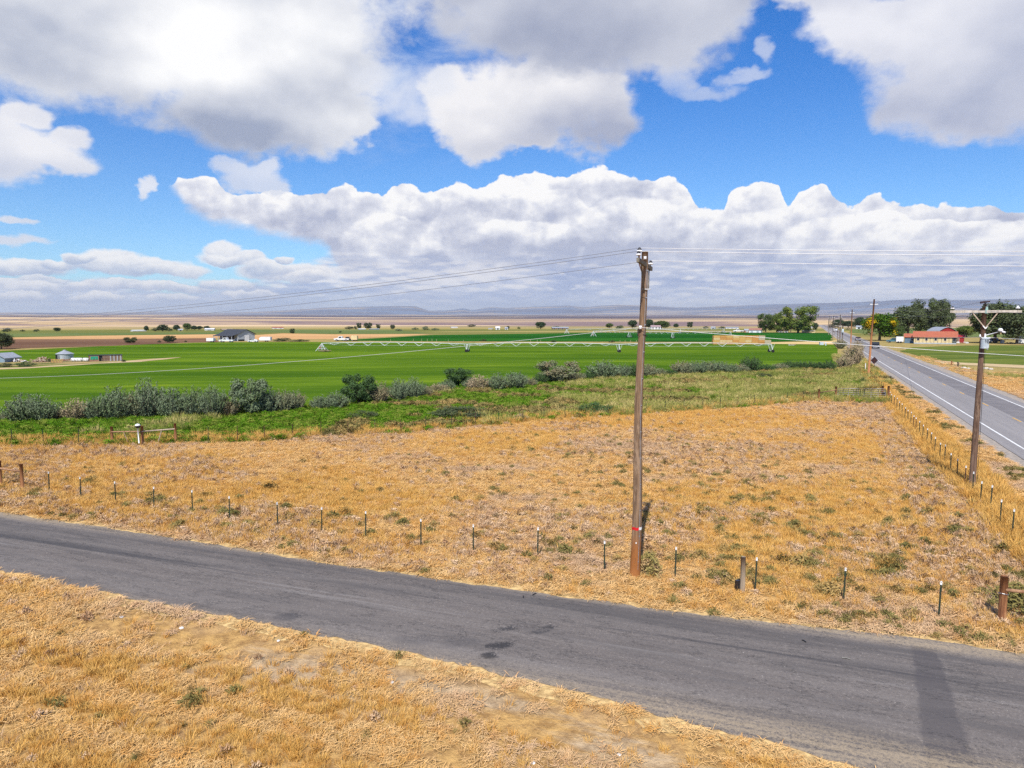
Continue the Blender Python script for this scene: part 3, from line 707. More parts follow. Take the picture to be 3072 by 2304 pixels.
mb = MB(); mb.lathe([(.03, -.06), (.06, -.05), (.04, 0), (.06, .05), (.03, .06)], (pole_line(nz) - .10, -.17, nz), 12); mb.build('neutral_spool', M_porc, mp, True)
mb = MB(); mb.tube([(pole_line(8.8) - .16, -.10, nz - .05), (pole_line(8.8) - .17, -.10, nz - .3), (pole_line(8.8) - .05, -.17, nz - .22), (pole_line(8.8) + .16, -.10, nz - .30)], .022, 6); mb.build('wire_loop', M_dark, mp)
# conductors: sagging wires from pole to pole along the local road
def wire(a, b, sag, r, m, label, n=34, name='power_line', group=None):
    a = Vector(a); b = Vector(b); mb = MB()
    mb.tube([a.lerp(b, i / n) - Vector((0, 0, 4 * sag * (i / n) * (1 - i / n))) for i in range(n + 1)], r, 5, False)
    o = mb.build(name, m, None, True); tag(o, label, 'power line', group); return o
LP = MP - WD * 112; RP = MP + WD * 75
W = Vector(MP)
wg = 'overhead wires along the local road'
tops = [(W + Vector(iC.location) + Vector((0, 0, .22)), 11.75, 'highest'), (W + Vector(iA.location) + Vector((0, 0, .22)), 11.4, 'second highest'), (W + Vector(iB.location) + Vector((0, 0, .22)), 11.3, 'third highest')]
for p, hz_, wd_ in tops:
    wire(p, p - WD * 112 + Vector((0, 0, -.05)), 3.05, 0.0085, M_wire, '%s dark wire sloping down to the left from the tape-marked pole' % wd_, group=wg)
    wire(p, p + WD * 70 + Vector((0, 0, .15)), .95, 0.0095, M_wirel, '%s pale wire running right from the tape-marked pole across the sky' % wd_, group=wg)
ns = W + Vector((pole_line(nz) - .10, -.22, nz))
wire(ns, ns - WD * 112, 3.3, .0068, M_wirel, 'lowest cable sloping left from the tape-marked pole across the green field', group=wg)
wire(ns, ns + WD * 70 + Vector((0, 0, .1)), 1.5, .008, M_wirel, 'lowest cable sloping right from the tape-marked pole, below the red-roofed shop', group=wg)
# poles out of frame that carry them are left out; the wires run well past the frame edge

# ------------------------------------------------------------------ transformer pole
RPp = G(2915, 1466); rp = thing('utility_pole', 'dark brown pole with grey transformer and long pale crossarm beside the highway', 'utility pole', RPp)
mb = MB(); mb.tube([(.012 * h, 0, h) for h in (-.2, 2, 4, 6, 8, 9.95)], [.175, .16, .15, .135, .125, .115], 18); mb.build('pole', M_pole2, rp, True)
z1 = 9.72; c1 = Vector((.10, -.16, z1)); mb = MB(); mb.beam(c1 - HO.to_3d() * 1.66, c1 + HO.to_3d() * 1.60, .10, .13); mb.build('crossarm', M_arm2, rp)
for s, e in ((-1, .62), (1, .55)):
    mb = MB(); mb.beam(c1 + HO.to_3d() * s * e + Vector((0, 0, -.05)), Vector((.10, -.16, 8.83)), .03, .05); mb.build('brace', M_rail, rp)
mb = MB(); mb.beam((-.02, -.17, 8.95), (.10, -.19, 8.80), .03, .05); mb.beam((.22, -.17, 8.95), (.10, -.19, 8.80), .03, .05); mb.build('brace_bracket', M_twhite, rp)
jA = add_insulator(rp, c1 - HO.to_3d() * 1.56 + Vector((0, 0, .06)), .85); jB = add_insulator(rp, c1 + HO.to_3d() * 1.42 + Vector((0, 0, .06)), .85, M_porc)
mb = MB(); mb.tube([(.13, 0, 9.9), (.13, -.02, 10.15)], .03, 8); mb.build('top_pin', M_rust, rp)
mb = MB(); mb.beam((-.13, -.02, 10.22), (.36, -.02, 10.26), .07, .07); mb.beam((-.14, -.02, 10.17), (.02, -.02, 10.20), .09, .06); mb.build('top_bracket', mat('dark_bracket', (.06, .035, .04), .7), rp)
mb = MB(); mb.lathe([(.04, -.10), (.07, -.08), (.05, 0), (.07, .08), (.04, .10)], (.13, -.02, 10.14), 10); mb.build('top_insulator', M_dark, rp, True)
mb = MB(); mb.add([(.02, -.14, 9.62), (.22, -.14, 9.62), (.15, -.145, 9.98), (.09, -.145, 9.98), (.02, -.22, 9.62), (.22, -.22, 9.62), (.15, -.2, 9.98), (.09, -.2, 9.98)], [(0, 1, 2, 3), (4, 7, 6, 5), (0, 4, 5, 1), (1, 5, 6, 2), (2, 6, 7, 3), (3, 7, 4, 0)]); mb.build('gain_plate', mat('pale_green_plate', (.30, .45, .42), .6), rp)
# transformer
tf = bpy.data.objects.new('transformer', None); COL.objects.link(tf); tf.parent = rp; tf.location = (-.02, -.38, 7.74)
M_can = mat('pale_grey_paint', (.52, .58, .62), .5, 0, .12, 3, (.40, .46, .50))
mb = MB(); mb.lathe([(.17, 0), (.185, .01), (.19, .05), (.185, .06), (.185, .50), (.20, .51), (.205, .55), (.16, .585), (.05, .60)], (0, 0, 0), 24)
for k in range(8): mb.beam((.188 * math.cos(-2.6 + k * .3), .188 * math.sin(-2.6 + k * .3), .06), (.188 * math.cos(-2.6 + k * .3), .188 * math.sin(-2.6 + k * .3), .47), .012, .02)
q = mb.build('tank', M_can, rp, False, tf.location); bpy.data.objects.remove(tf)
mb = MB(); mb.lathe([(.05, .58), (.055, .62), (.03, .64), (.055, .67), (.03, .69), (.05, .72), (.03, .74), (.045, .77), (.02, .80)], (0, 0, 0), 12); mb.build('bushing', M_porc, q, True)
mb = MB(); mb.tube([(-.28, -.05, .62), (-.16, -.05, .56), (0, -.02, .57), (.25, -.05, .56)], .03, 6); mb.lathe([(.03, .60), (.045, .66), (.03, .74), (.01, .76)], (-.30, -.05, 0), 10); mb.build('arrester', M_porc, q, True)
mb = MB()
for k, (u, l) in enumerate(((-.08, .16), (.0, .2), (.07, .22))): mb.tube([(u, -.19, .50), (u - .02, -.24, .44), (u + .02, -.21, .5 - l)], .012, 5)
mb.build('lead', M_dark, q)
mb = MB(); mb.tube([(.20, .02, .5), (.27, 0, .42), (.24, .05, .36)], .02, 6); mb.build('hanger', M_twhite, q); mb = MB(); mb.box((.16, .0, -.03), (.05, .05, .08)); mb.build('drain_plug', M_twhite, q)
# yard light
mb = MB(); mb.tube([(.16, -.05, 8.42), (.30, -.25, 8.50), (.58, -.5, 8.62)], .022, 8); mb.beam((.16, -.08, 8.15), (.16, -.08, 8.50), .04, .05); arm = mb.build('lamp_arm', M_porc, rp, True)
mb = MB(); mb.lathe([(.05, -.06), (.11, -.02), (.12, .04), (.08, .11), (.03, .13)], (.66, -.56, 8.70), 12); mb.beam((.66, -.56, 8.68), (.86, -.66, 8.60), .11, .09); mb.build('lamp_head', M_porc, rp, True)
mb = MB(); mb.tube([(.68, -.57, 8.50), (.68, -.57, 8.63)], .035, 8); mb.build('photocell', mat('tan_plastic', (.5, .38, .2), .5), rp)
mb = MB(); mb.tube([(.18 + .01, -.14, h) for h in np.linspace(.2, 7.6, 8)], .012, 5); mb.build('ground_wire', M_dark, rp)

# ------------------------------------------------------------------ poles along the highway
HP = [HW(a, 10.4) for a in (127, 211, 295, 379, 463)]
HP[0] = G(2605, 1127); HP[1] = G(2551, 1060)
hl = ['tall orange-brown pole with small white crossarm nearest along the highway', 'second slim brown pole up the highway with a white crossarm', 'third slim pole far up the highway behind the brush', 'fourth slim pole far up the highway', 'fifth and farthest slim pole up the highway']
HH = [12.6, 12.0, 11, 11, 11]
hw_top = []
for i, p in enumerate(HP):
    r = thing('utility_pole', hl[i], 'utility pole', p, 0, 'poles in the line along the highway')
    h = HH[i]; mb = MB(); mb.tube([(0, 0, -.2), (.05 * (i == 0) * 8, 0, h)], [.19, .12], 12); mb.build('pole', M_pole3 if i < 2 else M_poleF, r, True)
    lx = .4 if i == 0 else 0
    mb = MB(); mb.beam(Vector((lx, 0, h - .85)) - HO.to_3d() * .6, Vector((lx, 0, h - .85)) + HO.to_3d() * .6, .10, .10); mb.build('crossarm', M_twhite, r)
    for s in (-1, 1): add_insulator(r, Vector((lx, 0, h - .80)) + HO.to_3d() * .5 * s, .9)
    hw_top.append(Vector(p) + Vector((lx, 0, h - .6)))
low = [(2526, 1040, 7.8, 'short dark pole with white transformer beside the highway'), (2512, 1027, 7.6, 'short dark pole with wide crossarm left of the transformer pole up the highway'), (2504, 1004, 8.2, 'small dark pole of the far group up the highway'),
       (2498, 998, 9.0, 'tiny dark pole farther up the left side of the highway'), (2491, 992, 10.0, 'tiny pale pole at the far end of the roadside row'), (2521, 1014, 10.5, 'far pole with the widest white crossarm above the highway'), (2485, 990, 9.5, 'tiny leftmost pole of the far roadside row')]
for x, y, h, lb in low:
    p = G(x, y); r = thing('utility_pole', lb, 'utility pole', p, 0, 'small poles up the highway')
    mb = MB(); mb.tube([(0, 0, -.2), (0, 0, h)], [.2, .15], 8); mb.build('pole', M_poleF, r, True)
    w = 2.6 if x == 2521 else 1.3
    mb = MB(); mb.beam(Vector((0, 0, h - .9)) - HO.to_3d() * w, Vector((0, 0, h - .9)) + HO.to_3d() * w, .14, .16); mb.build('crossarm', M_arm2, r)
    if x == 2526:
        mb = MB(); mb.lathe([(.3, 0), (.33, .1), (.33, 1.1), (.2, 1.25)], (-.2, -.5, h - 3.0), 12); mb.build('transformer', M_can, r, True)
# highway conductors
rt = Vector(RPp)
hg = 'overhead wires along the highway'; ORDS = ['nearest', 'second', 'third', 'farthest']
for k, (q, off, lb) in enumerate(((jA, -.5, 'left wire'), (jB, .5, 'right wire'))):
    p = rt + Vector(q.location) + Vector((0, 0, .2))
    wire(p, hw_top[0] + HO.to_3d() * off, 1.3, .008, M_wire, '%s strung from the long pale crossarm to the orange-brown pole' % lb, group=hg)
    wire(p, p - HU.to_3d() * 60 + Vector((0, 0, .8)), .9, .007, M_wire, '%s leaving the long pale crossarm toward the near right corner' % lb, group=hg)
pt = rt + Vector((.13, -.02, 10.3)); wire(pt, hw_top[0] + Vector((0, 0, .9)), 1.3, .008, M_wire, 'top wire strung from the transformer pole to the orange-brown pole', group=hg)
wire(pt, pt + (WD * .9 + HU.to_3d() * .1) * 60 + Vector((0, 0, 2.0)), .6, .007, M_wire, 'thin top wire rising right from the transformer pole bracket', group=hg)
for i in range(4):
    for off in (-.5, .5):
        wire(hw_top[i] + HO.to_3d() * off, hw_top[i + 1] + HO.to_3d() * off, 1.2, .009, M_wire, '%s wire of the %s span beyond the orange-brown highway pole' % ('left' if off < 0 else 'right', ORDS[i]), 16, group=hg)
sp = rt + Vector((-.05, -.36, 8.35)); hs = G(2706, 1026, 3.2) 
wire(sp, G(2708, 1025) + Vector((0, 0, 3.1)), .45, .013, M_wirel, 'white service cable from the transformer to the shop beside the highway')
wire(sp, sp + Vector((30, 6, .4)), .55, .012, M_wirel, 'white service cable running right from the transformer')

# ------------------------------------------------------------------ steel T-posts
def tpost(h=1.2, m=None):
    mb = MB(); t = .007
    mb.box((0, -.0, h / 2 - .05), (.048, t, h + .1)); mb.box((0, .02, h / 2 - .05), (t, .034, h + .1))
    for i in range(int(h / .09)): mb.box((0, -.008, .1 + i * .09), (.012, .01, .03))
    a = mb.mesh('post_shaft', m or M_tgreen)
    mb = MB(); mb.box((0, -.001, h - .05), (.05, .011, .11)); mb.box((0, .021, h - .05), (.011, .036, .11)); b = mb.mesh('white_tip', M_twhite)
    return a, b
TM, TT = tpost(); TMb, TTb = tpost(1.2, M_tbrown)
ORD = ['first', 'second', 'third', 'fourth', 'fifth', 'sixth', 'seventh', 'eighth', 'ninth', 'tenth', 'eleventh', 'twelfth', 'thirteenth', 'fourteenth', 'fifteenth', 'sixteenth', 'seventeenth', 'eighteenth', 'nineteenth', 'twentieth',
       'twenty-first', 'twenty-second', 'twenty-third', 'twenty-fourth', 'twenty-fifth', 'twenty-sixth', 'twenty-seventh', 'twenty-eighth', 'twenty-ninth', 'thirtieth', 'thirty-first', 'thirty-second']
def row(pts, lab, group, h=1.2, brown=lambda i: False, rz=AN, tip=True):
    base = {}; res = []
    for i, (x, y) in enumerate(pts):
        k = brown(i)
        if k not in base:
            r = thing('fence_post', '', 'fence post', G(x, y), rz, group); inst('post_shaft', TMb if k else TM, r)
            if tip: inst('white_tip', TT, r)
            base[k] = r; r['label'] = lab(i, k)
        else:
            r = copy_tree(base[k], G(x, y), rz + random.uniform(-.3, .3), lab(i, k))
        r.rotation_euler = (random.gauss(0, .018), random.gauss(.01, .018), rz + random.uniform(-.3, .3)); r.scale = (1.15, 1.15, h / 1.2 * random.uniform(.97, 1.04)); res.append(r)
    return res
NEAR = [(147.5, 1478), (242, 1496), (347, 1515), (462, 1532), (578, 1542), (689, 1562), (833, 1582), (965, 1600), (1097, 1617), (1263, 1644), (1420, 1662), (1613, 1673), (1813, 1717), (2025, 1738), (2265, 1776), (2530, 1804), (2815.5, 1856)]
row(NEAR, lambda i, k: '%s green steel post with white tip from the left, along the local road' % ORD[i], 'steel posts along the local road', 1.17)
SIDE = [(3035, 1616), (2999, 1584), (2970, 1534), (2940, 1517), (2917, 1485), (2893, 1466), (2870, 1443), (2851, 1421), (2833, 1391), (2818, 1384), (2803, 1366), (2791, 1348), (2780, 1334), (2767, 1322), (2757, 1310), (2747, 1299), (2739, 1291), (2731, 1280), (2723, 1271), (2714, 1262), (2706, 1251), (2697, 1242), (2689, 1231), (2682, 1223), (2674, 1216), (2668, 1209)]
row(SIDE, lambda i, k: '%s %s post from the near end, in the row below the highway' % (ORD[i], 'rust-brown steel' if k else 'dark green steel'), 'steel posts of the row below the highway', 1.25, lambda i: i in (5, 15, 16, 23), -TH)
SIDE2 = [(2649, 1176), (2642, 1172), (2637, 1168), (2633, 1163), (2629, 1158), (2625, 1154), (2622, 1149), (2618, 1145), (2614, 1140), (2611, 1136)]
row(SIDE2, lambda i, k: '%s thin rusty post beyond the gate, counting toward the orange-brown pole' % ORD[i], 'thin rusty posts beyond the gate', 1.15, lambda i: True, -TH, False)
REAR = [(36, 1337), (130, 1336), (236, 1336), (625, 1327), (712, 1327), (795, 1323), (878, 1317), (963, 1309), (1044, 1306), (1125, 1302), (1203, 1301), (1277, 1291), (1354, 1286), (1426, 1279), (1496, 1275), (1568, 1266), (1631, 1259), (1695, 1256), (1758, 1252), (1824, 1249), (1937, 1242), (1996, 1238), (2052, 1234), (2108, 1230), (2160, 1227), (2213, 1223), (2263, 1219), (2312, 1214), (2361, 1209.5), (2411, 1204.5)]
row(REAR, lambda i, k: '%s slim %s post from the left along the rear of the dry pasture' % (ORD[i], 'rusty' if k else 'green'), 'slim posts along the rear of the dry pasture', 1.2, lambda i: i in (4, 5, 6, 7, 8, 10, 13, 25, 27), AN, False)

# ------------------------------------------------------------------ wooden braces
def round_post(mb, h, r, lean=(0, 0)): mb.tube([(0, 0, -.1), (lean[0] * .5, lean[1] * .5, h * .5), (lean[0], lean[1], h)], [r, r * .97, r * .92], 12)
def hbrace(label, pl, name='fence_brace', rm=M_railr, group=None, extra=None):
    """pl: list of (x, y, height, radius); the rail joins neighbours at 0.62 of the height"""
    P = [G(x, y) for x, y, h, r in pl]; t = thing(name, label, 'fence brace', P[0], 0, group)
    for p, (x, y, h, r) in zip(P, pl):
        mb = MB(); round_post(mb, h, r); mb.build('post', M_post, t, True, p - P[0])
    for i in range(len(P) - 1):
        mb = MB(); z0 = pl[i][2] * .72; z1 = pl[i + 1][2] * .72
        mb.tube([P[i] - P[0] + Vector((0, -pl[i][3] * .6, z0)), P[i + 1] - P[0] + Vector((0, -pl[i][3] * .6, z1))], .055, 8)
        mb.build('rail', rm[i] if isinstance(rm, list) else rm, t, True)
    if extra: extra(t, P)
    return t
def diag_wire(t, P, i=0, z0=.15, z1=.9):
    mb = MB(); mb.tube([P[i] - P[0] + Vector((0, 0, z0)), P[i + 1] - P[0] + Vector((0, 0, z1))], .008, 4); mb.build('brace_wire', M_rust, t)
hbrace('brown wooden corner brace at the left end of the roadside post row', [(2, 1459, 1.45, .10), (68, 1470, 1.45, .09)], extra=lambda t, P: diag_wire(t, P))
def ex2(t, P):
    for k in (.55, ): 
        a = P[0].lerp(P[1], .50) - P[0]; b = P[0].lerp(P[1], .42) - P[0]
        mb = MB(); mb.tube([b + Vector((0, -.1, .98)), a + Vector((.1, -.1, .25))], .025, 6); mb.build('prop', M_rail, t)
    a = P[1].lerp(P[2], .55) - P[0]; mb = MB(); mb.tube([a + Vector((.15, -.15, 1.0)), a + Vector((-.1, -.25, .1))], .038, 8); mb.build('prop', M_rail, t)
hbrace('three red-brown posts with rails and a white prop at the rear of the pasture', [(337, 1334, 1.35, .10), (428, 1336, 1.45, .11), (527, 1329, 1.5, .10)], rm=[M_railr, M_rail], extra=ex2)
t = hbrace('near right corner post with a brown rail leading out of the picture', [(3005, 1866, 1.46, .115), (3260, 1900, 1.5, .11)], rm=M_railr)
mb = MB(); mb.tube([(.125 * math.cos(a), .125 * math.sin(a), .92 + .02 * math.sin(a * 2)) for a in np.linspace(0, 6.28, 14)], .01, 5); mb.build('wire_wrap', M_steel, t)
t = thing('fence_post', 'single grey weathered wooden post in the roadside row of steel posts', 'fence post', G(2227, 1779)); mb = MB(); round_post(mb, 1.27, .088, (.0, 0)); mb.build('post', M_post2, t, True)
mb = MB(); mb.box((-.16, .05, .28), (.14, .10, .30), .3); mb.build('dark_board', M_dark, t)
hbrace('brown post and rail brace left of the long pipe gate', [(2456, 1204, 1.4, .11), (2507, 1196, 1.45, .12)], extra=None)
t = thing('gate_posts', 'pair of dark red wooden posts at the highway end of the pipe gate', 'gate posts', G(2658, 1197))
for dx, r in ((-.45, .13), (.25, .13)):
    mb = MB(); round_post(mb, 1.55, r); mb.build('post', M_post, t, True, (dx, 0, 0))
mb = MB(); mb.box((-.38, -.25, .55), (.35, .3, .6)); mb.build('dark_box', M_dark, t)
# pipe gate
def gate(name, label, P0, P1, n, m, ups, z0=.25, h=1.1):
    P0 = G(*P0); P1 = G(*P1); d = P1 - P0; t = thing(name, label, 'gate', P0)
    for k in range(n):
        mb = MB(); z = z0 + h * k / (n - 1); mb.tube([(0, 0, z), (d.x, d.y, z)], .03 if k in (0, n - 1) else .022, 6); mb.build('gate_pipe', m, t, True)
    for k in range(ups + 1):
        mb = MB(); q = d * (k / ups); mb.tube([(q.x, q.y, z0), (q.x, q.y, z0 + h)], .03, 6); mb.build('gate_upright', m, t, True)
    return t
gate('pipe_gate', 'long grey pipe gate panel behind the dry pasture, left half', (2513, 1199), (2575, 1199), 6, M_gate, 4, .15, 1.15)
gate('pipe_gate', 'green tube gate panel overlapping the grey gate in the middle', (2567, 1200.5), (2592, 1200.5), 6, M_gateg, 2, .12, 1.15)
gate('pipe_gate', 'grey pipe gate panel with wide bars next to the dark red posts', (2591, 1199), (2655, 1199), 6, M_gate, 3, .15, 1.12)
# strands of wire
def strands(pts, label, hs=(.35, .6, .85, 1.1), r=.0032):
    P = [G(x, y) for x, y in pts]
    for j, h in enumerate(hs):
        mb = MB(); q = []
        for a, b in zip(P[:-1], P[1:]): q += [a + Vector((0, 0, h)), (a + b) / 2 + Vector((0, 0, h - .02))]
        q.append(P[-1] + Vector((0, 0, h))); mb.tube(q, r, 3, False)
        o = mb.build('fence_wire', M_rust, None); tag(o, '%s strand from the ground of the thin wire %s' % (ORD[j], label), 'fence wire', 'thin fence wires')
strands([(68, 1470)] + NEAR + [(3005, 1866)], 'on the roadside posts'); strands(SIDE, 'on the posts below the highway'); strands(REAR, 'along the rear of the pasture', r=.005)
# white vent pipe
t = thing('vent_pipe', 'white pipe with a dark bulb and white dome cap at the rear brace', 'pipe', G(427, 1337) + Vector((-.05, -.35, 0)))
mb = MB(); mb.tube([(0, 0, .25), (-.04, 0, 1.42)], .042, 10); mb.build('pipe', M_twhite, t, True)
mb = MB(); mb.lathe([(.06, 1.36), (.15, 1.42), (.17, 1.50), (.16, 1.55)], (-.04, 0, 0), 14); mb.build('dark_bulb', M_dark, t, True)
mb = MB(); mb.lathe([(.19, 1.54), (.18, 1.60), (.11, 1.66), (.02, 1.69)], (-.04, 0, 0), 14); mb.build('dome_cap', M_twhite, t, True)
# road sign seen from behind
t = thing('road_sign', 'diamond road sign seen from behind, dark with crossed braces', 'road sign', G(2622, 1102)); s = .72
mb = MB(); mb.prism([(0, s), (s, 0), (0, -s), (-s, 0)], lambda u, v: (u, 0, 1.35 + v), lambda u, v: (u, .02, 1.35 + v)); mb.build('sign_plate', mat('dark_sign_back', (.045, .02, .025), .6, 0, .2), t)
mb = MB(); mb.beam((-s * .8, -.03, 1.35), (s * .8, -.03, 1.35), .03, .04); mb.beam((0, -.034, .1), (0, -.034, 1.35 + s * .8), .05, .05); mb.build('sign_brace', M_rust, t)
t = thing('marker_post', 'slim white marker post left of the orange-brown pole', 'marker post', G(2596, 1113)); mb = MB(); mb.box((0, 0, .7), (.12, .03, 1.4)); mb.build('marker_post', M_twhite, t)

# ------------------------------------------------------------------ grass and weeds: blade tufts scattered as instances
def grass_mat(name, A, B, Cc=None, D=None, ps=.25, tip=None):
    m, b = new_mat(name); P = geo_pos(); r = srand()
    n = snoise(P, ps, 4, .6); n2 = snoise(P, ps * 9, 3, .6); x, y, z = sep(P)
    c_, s_ = math.cos(AN), math.sin(AN); rows = snoise(svec((x * c_ + y * s_) * .06, (y * c_ - x * s_) * .95, 0.0), 1.0, 3, .5)
    col = smix((n * .6 + rows * .7 + r * .5 - .40).clamp(), A, B)
    if Cc: col = smix(sstep(n2 * .7 + r * .3, .50, .62) * .8, col, Cc)
    if D: col = smix(sstep(snoise(P, ps * .35 + .02, 4, .6), .50, .62) * .75, col, D)
    setc(b, 'Base Color', col); b.inputs['Roughness'].default_value = .9; b.inputs['Specular IOR Level'].default_value = 0
    return m
G_straw = grass_mat('dry_straw', (.66, .375, .135), (.83, .56, .265), (.62, .30, .075), (.60, .41, .27))
G_gold = grass_mat('golden_grass', (.66, .345, .08), (.82, .53, .18), (.58, .26, .05))
G_grey = grass_mat('grey_dead_weeds', (.52, .33, .19), (.70, .50, .32), (.44, .25, .13))
G_olive = grass_mat('olive_weeds', (.13, .12, .04), (.28, .23, .08), (.42, .27, .10))
G_green = grass_mat('green_weeds_blades', (.06, .15, .008), (.14, .25, .02), (.25, .28, .05))
G_mixed = grass_mat('tall_mixed_grass', (.18, .22, .04), (.46, .40, .12), (.62, .48, .20), (.16, .20, .04), .12)
def blades(n, rad, h, w, lean, flat=0.0, seed=0):
    rg = random.Random(seed); mb = MB()
    for i in range(n):
        a = rg.uniform(0, 6.283); q = rad * math.sqrt(rg.random()); x, y = q * math.cos(a), q * math.sin(a)
        hh = h * rg.uniform(.45, 1.1); d = rg.uniform(0, 6.283) if flat else a + rg.gauss(0, .8)
        L = lean * rg.uniform(.3, 1.3) * h; ww = w * rg.uniform(.6, 1.3); t = rg.uniform(0, 3.14)
        dx, dy = math.cos(d), math.sin(d); sx_, sy_ = math.cos(t) * ww / 2, math.sin(t) * ww / 2
        if flat:
            z0 = rg.uniform(.0, flat); z1 = rg.uniform(0, flat * 1.4); l = h * rg.uniform(.5, 1.4); sx_, sy_ = -dy * ww / 2, dx * ww / 2
            mb.add([(x - sx_, y - sy_, z0), (x + sx_, y + sy_, z0 + .01), (x + dx * l * .6 + sx_, y + dy * l * .6 + sy_, max(z0, z1) + .02), (x + dx * l * .6 - sx_, y + dy * l * .6 - sy_, max(z0, z1) + .02), (x + dx * l, y + dy * l, z1)], [(0, 1, 2, 3), (3, 2, 4)])
        else:
            mb.add([(x - sx_, y - sy_, -.01), (x + sx_, y + sy_, -.01), (x + dx * L * .4 + sx_ * .7, y + dy * L * .4 + sy_ * .7, hh * .62), (x + dx * L * .4 - sx_ * .7, y + dy * L * .4 - sy_ * .7, hh * .62), (x + dx * L, y + dy * L, hh)], [(0, 1, 2, 3), (3, 2, 4)])
    return mb
def weedball(n, r, h, leaf, seed):
    rg = random.Random(seed); mb = MB()
    for i in range(n):
        a = rg.uniform(0, 6.283); e = math.asin(rg.random() ** .8); q = r * rg.uniform(.35, 1) ; k = 1 + .3 * math.sin(a * 3 + seed)
        p = Vector((q * k * math.cos(a) * math.cos(e), q * k * math.sin(a) * math.cos(e), .02 + h * rg.uniform(.5, 1) * math.sin(e)))
        u = Vector((rg.gauss(0, 1), rg.gauss(0, 1), rg.gauss(.5, 1))).normalized() * leaf * rg.uniform(.6, 1.6); v = u.orthogonal().normalized() * leaf * .22
        mb.add([p - v, p + v, p + u * .6 + v * .8, p + u, ], [(0, 1, 2, 3)])
    for i in range(10):
        a = rg.uniform(0, 6.283); mb.tube([(0, 0, 0), (r * .5 * math.cos(a), r * .5 * math.sin(a), h * .4), (r * .85 * math.cos(a), r * .85 * math.sin(a), h * .8)], .006, 3, False)
    return mb
def proto(name, mbs, m):
    c = bpy.data.collections.new(name)
    for i, mb in enumerate(mbs):
        o = bpy.data.objects.new('%s_tuft' % name, mb.mesh(name + '_tuft', m)); c.objects.link(o)
    return c
PC = {}
PC['straw'] = proto('straw', [blades(46, .26, .30, .013, .5, .085, s) for s in range(3)] + [blades(36, .16, .17, .013, 1.1, 0, s + 9) for s in range(2)], G_straw)
PC['gold'] = proto('gold', [blades(40, .15, .27, .013, .7, 0, s + 20) for s in range(4)], G_gold)
PC['tallgold'] = proto('tallgold', [blades(60, .24, .62, .018, .5, 0, s + 30) for s in range(3)], G_gold)
PC['grey'] = proto('grey', [weedball(70, .24, .22, .09, s + 3) for s in range(2)] + [blades(40, .22, .26, .012, .9, 0, s + 41) for s in range(2)], G_grey)
PC['olive'] = proto('olive', [weedball(90, .24, .24, .07, s + 50) for s in range(3)], G_olive)
PC['green'] = proto('green', [blades(60, .40, .34, .035, .9, 0, s + 60) for s in range(2)] + [weedball(110, .45, .4, .11, s + 66) for s in range(2)], G_green)
PC['mixed'] = proto('mixed', [blades(70, .40, .75, .03, .5, 0, s + 70) for s in range(3)] + [weedball(110, .5, .5, .13, 77)], G_mixed)
def scatter(name, P, key, smin, smax, flatten=None):
    P = np.asarray(P, dtype=np.float32)
    if not len(P): return
    me = bpy.data.meshes.new(name); me.vertices.add(len(P)); me.vertices.foreach_set('co', P.ravel())
    rg = np.random.default_rng(len(P)); d = np.hypot(P[:, 0], P[:, 1]); sc = (rg.uniform(smin, smax, len(P)) * np.clip(.62 + (d - 14) / 40, .62, 1.0)).astype(np.float32)
    at = me.attributes.new('scl', 'FLOAT', 'POINT'); at.data.foreach_set('value', sc)
    at = me.attributes.new('rot', 'FLOAT_VECTOR', 'POINT'); rr = np.zeros((len(P), 3), np.float32); rr[:, 2] = rg.uniform(0, 6.283, len(P)); rr[:, 0] = rg.normal(0, .08, len(P)); at.data.foreach_set('vector', rr.ravel())
    at = me.attributes.new('pick', 'INT', 'POINT'); at.data.foreach_set('value', rg.integers(0, len(PC[key].objects), len(P)).astype(np.int32))
    o = bpy.data.objects.new(name, me); COL.objects.link(o); tag(o, kind='stuff')
    ng = bpy.data.node_groups.new(name, 'GeometryNodeTree'); N_ = ng.nodes; L = ng.links
    ng.interface.new_socket('Geometry', in_out='INPUT', socket_type='NodeSocketGeometry'); ng.interface.new_socket('Geometry', in_out='OUTPUT', socket_type='NodeSocketGeometry')
    gi, go = N_.new('NodeGroupInput'), N_.new('NodeGroupOutput'); ip = N_.new('GeometryNodeInstanceOnPoints'); ci = N_.new('GeometryNodeCollectionInfo')
    ci.inputs[0].default_value = PC[key]; ci.inputs['Separate Children'].default_value = True; ci.inputs['Reset Children'].default_value = True
    def attr(nm, dt):
        a = N_.new('GeometryNodeInputNamedAttribute'); a.data_type = dt; a.inputs[0].default_value = nm; return a.outputs[0]
    L.new(gi.outputs[0], ip.inputs['Points']); L.new(ci.outputs[0], ip.inputs['Instance']); ip.inputs['Pick Instance'].default_value = True
    L.new(attr('pick', 'INT'), ip.inputs['Instance Index']); L.new(attr('rot', 'FLOAT_VECTOR'), ip.inputs['Rotation']); L.new(attr('scl', 'FLOAT'), ip.inputs['Scale'])
    L.new(ip.outputs[0], go.inputs[0]); md = o.modifiers.new('scatter', 'NODES'); md.node_group = ng
    return o
def vnoise(x, y, s, seed):
    """smooth value noise, vectorised"""
    rg = np.random.default_rng(seed); T = rg.random((256, 256)); x = x * s + 1000; y = y * s + 1000
    xi = np.floor(x).astype(int); yi = np.floor(y).astype(int); fx = x - xi; fy = y - yi; fx = fx * fx * (3 - 2 * fx); fy = fy * fy * (3 - 2 * fy)
    g = lambda i, j: T[i % 256, j % 256]
    return (g(xi, yi) * (1 - fx) + g(xi + 1, yi) * fx) * (1 - fy) + (g(xi, yi + 1) * (1 - fx) + g(xi + 1, yi + 1) * fx) * fy
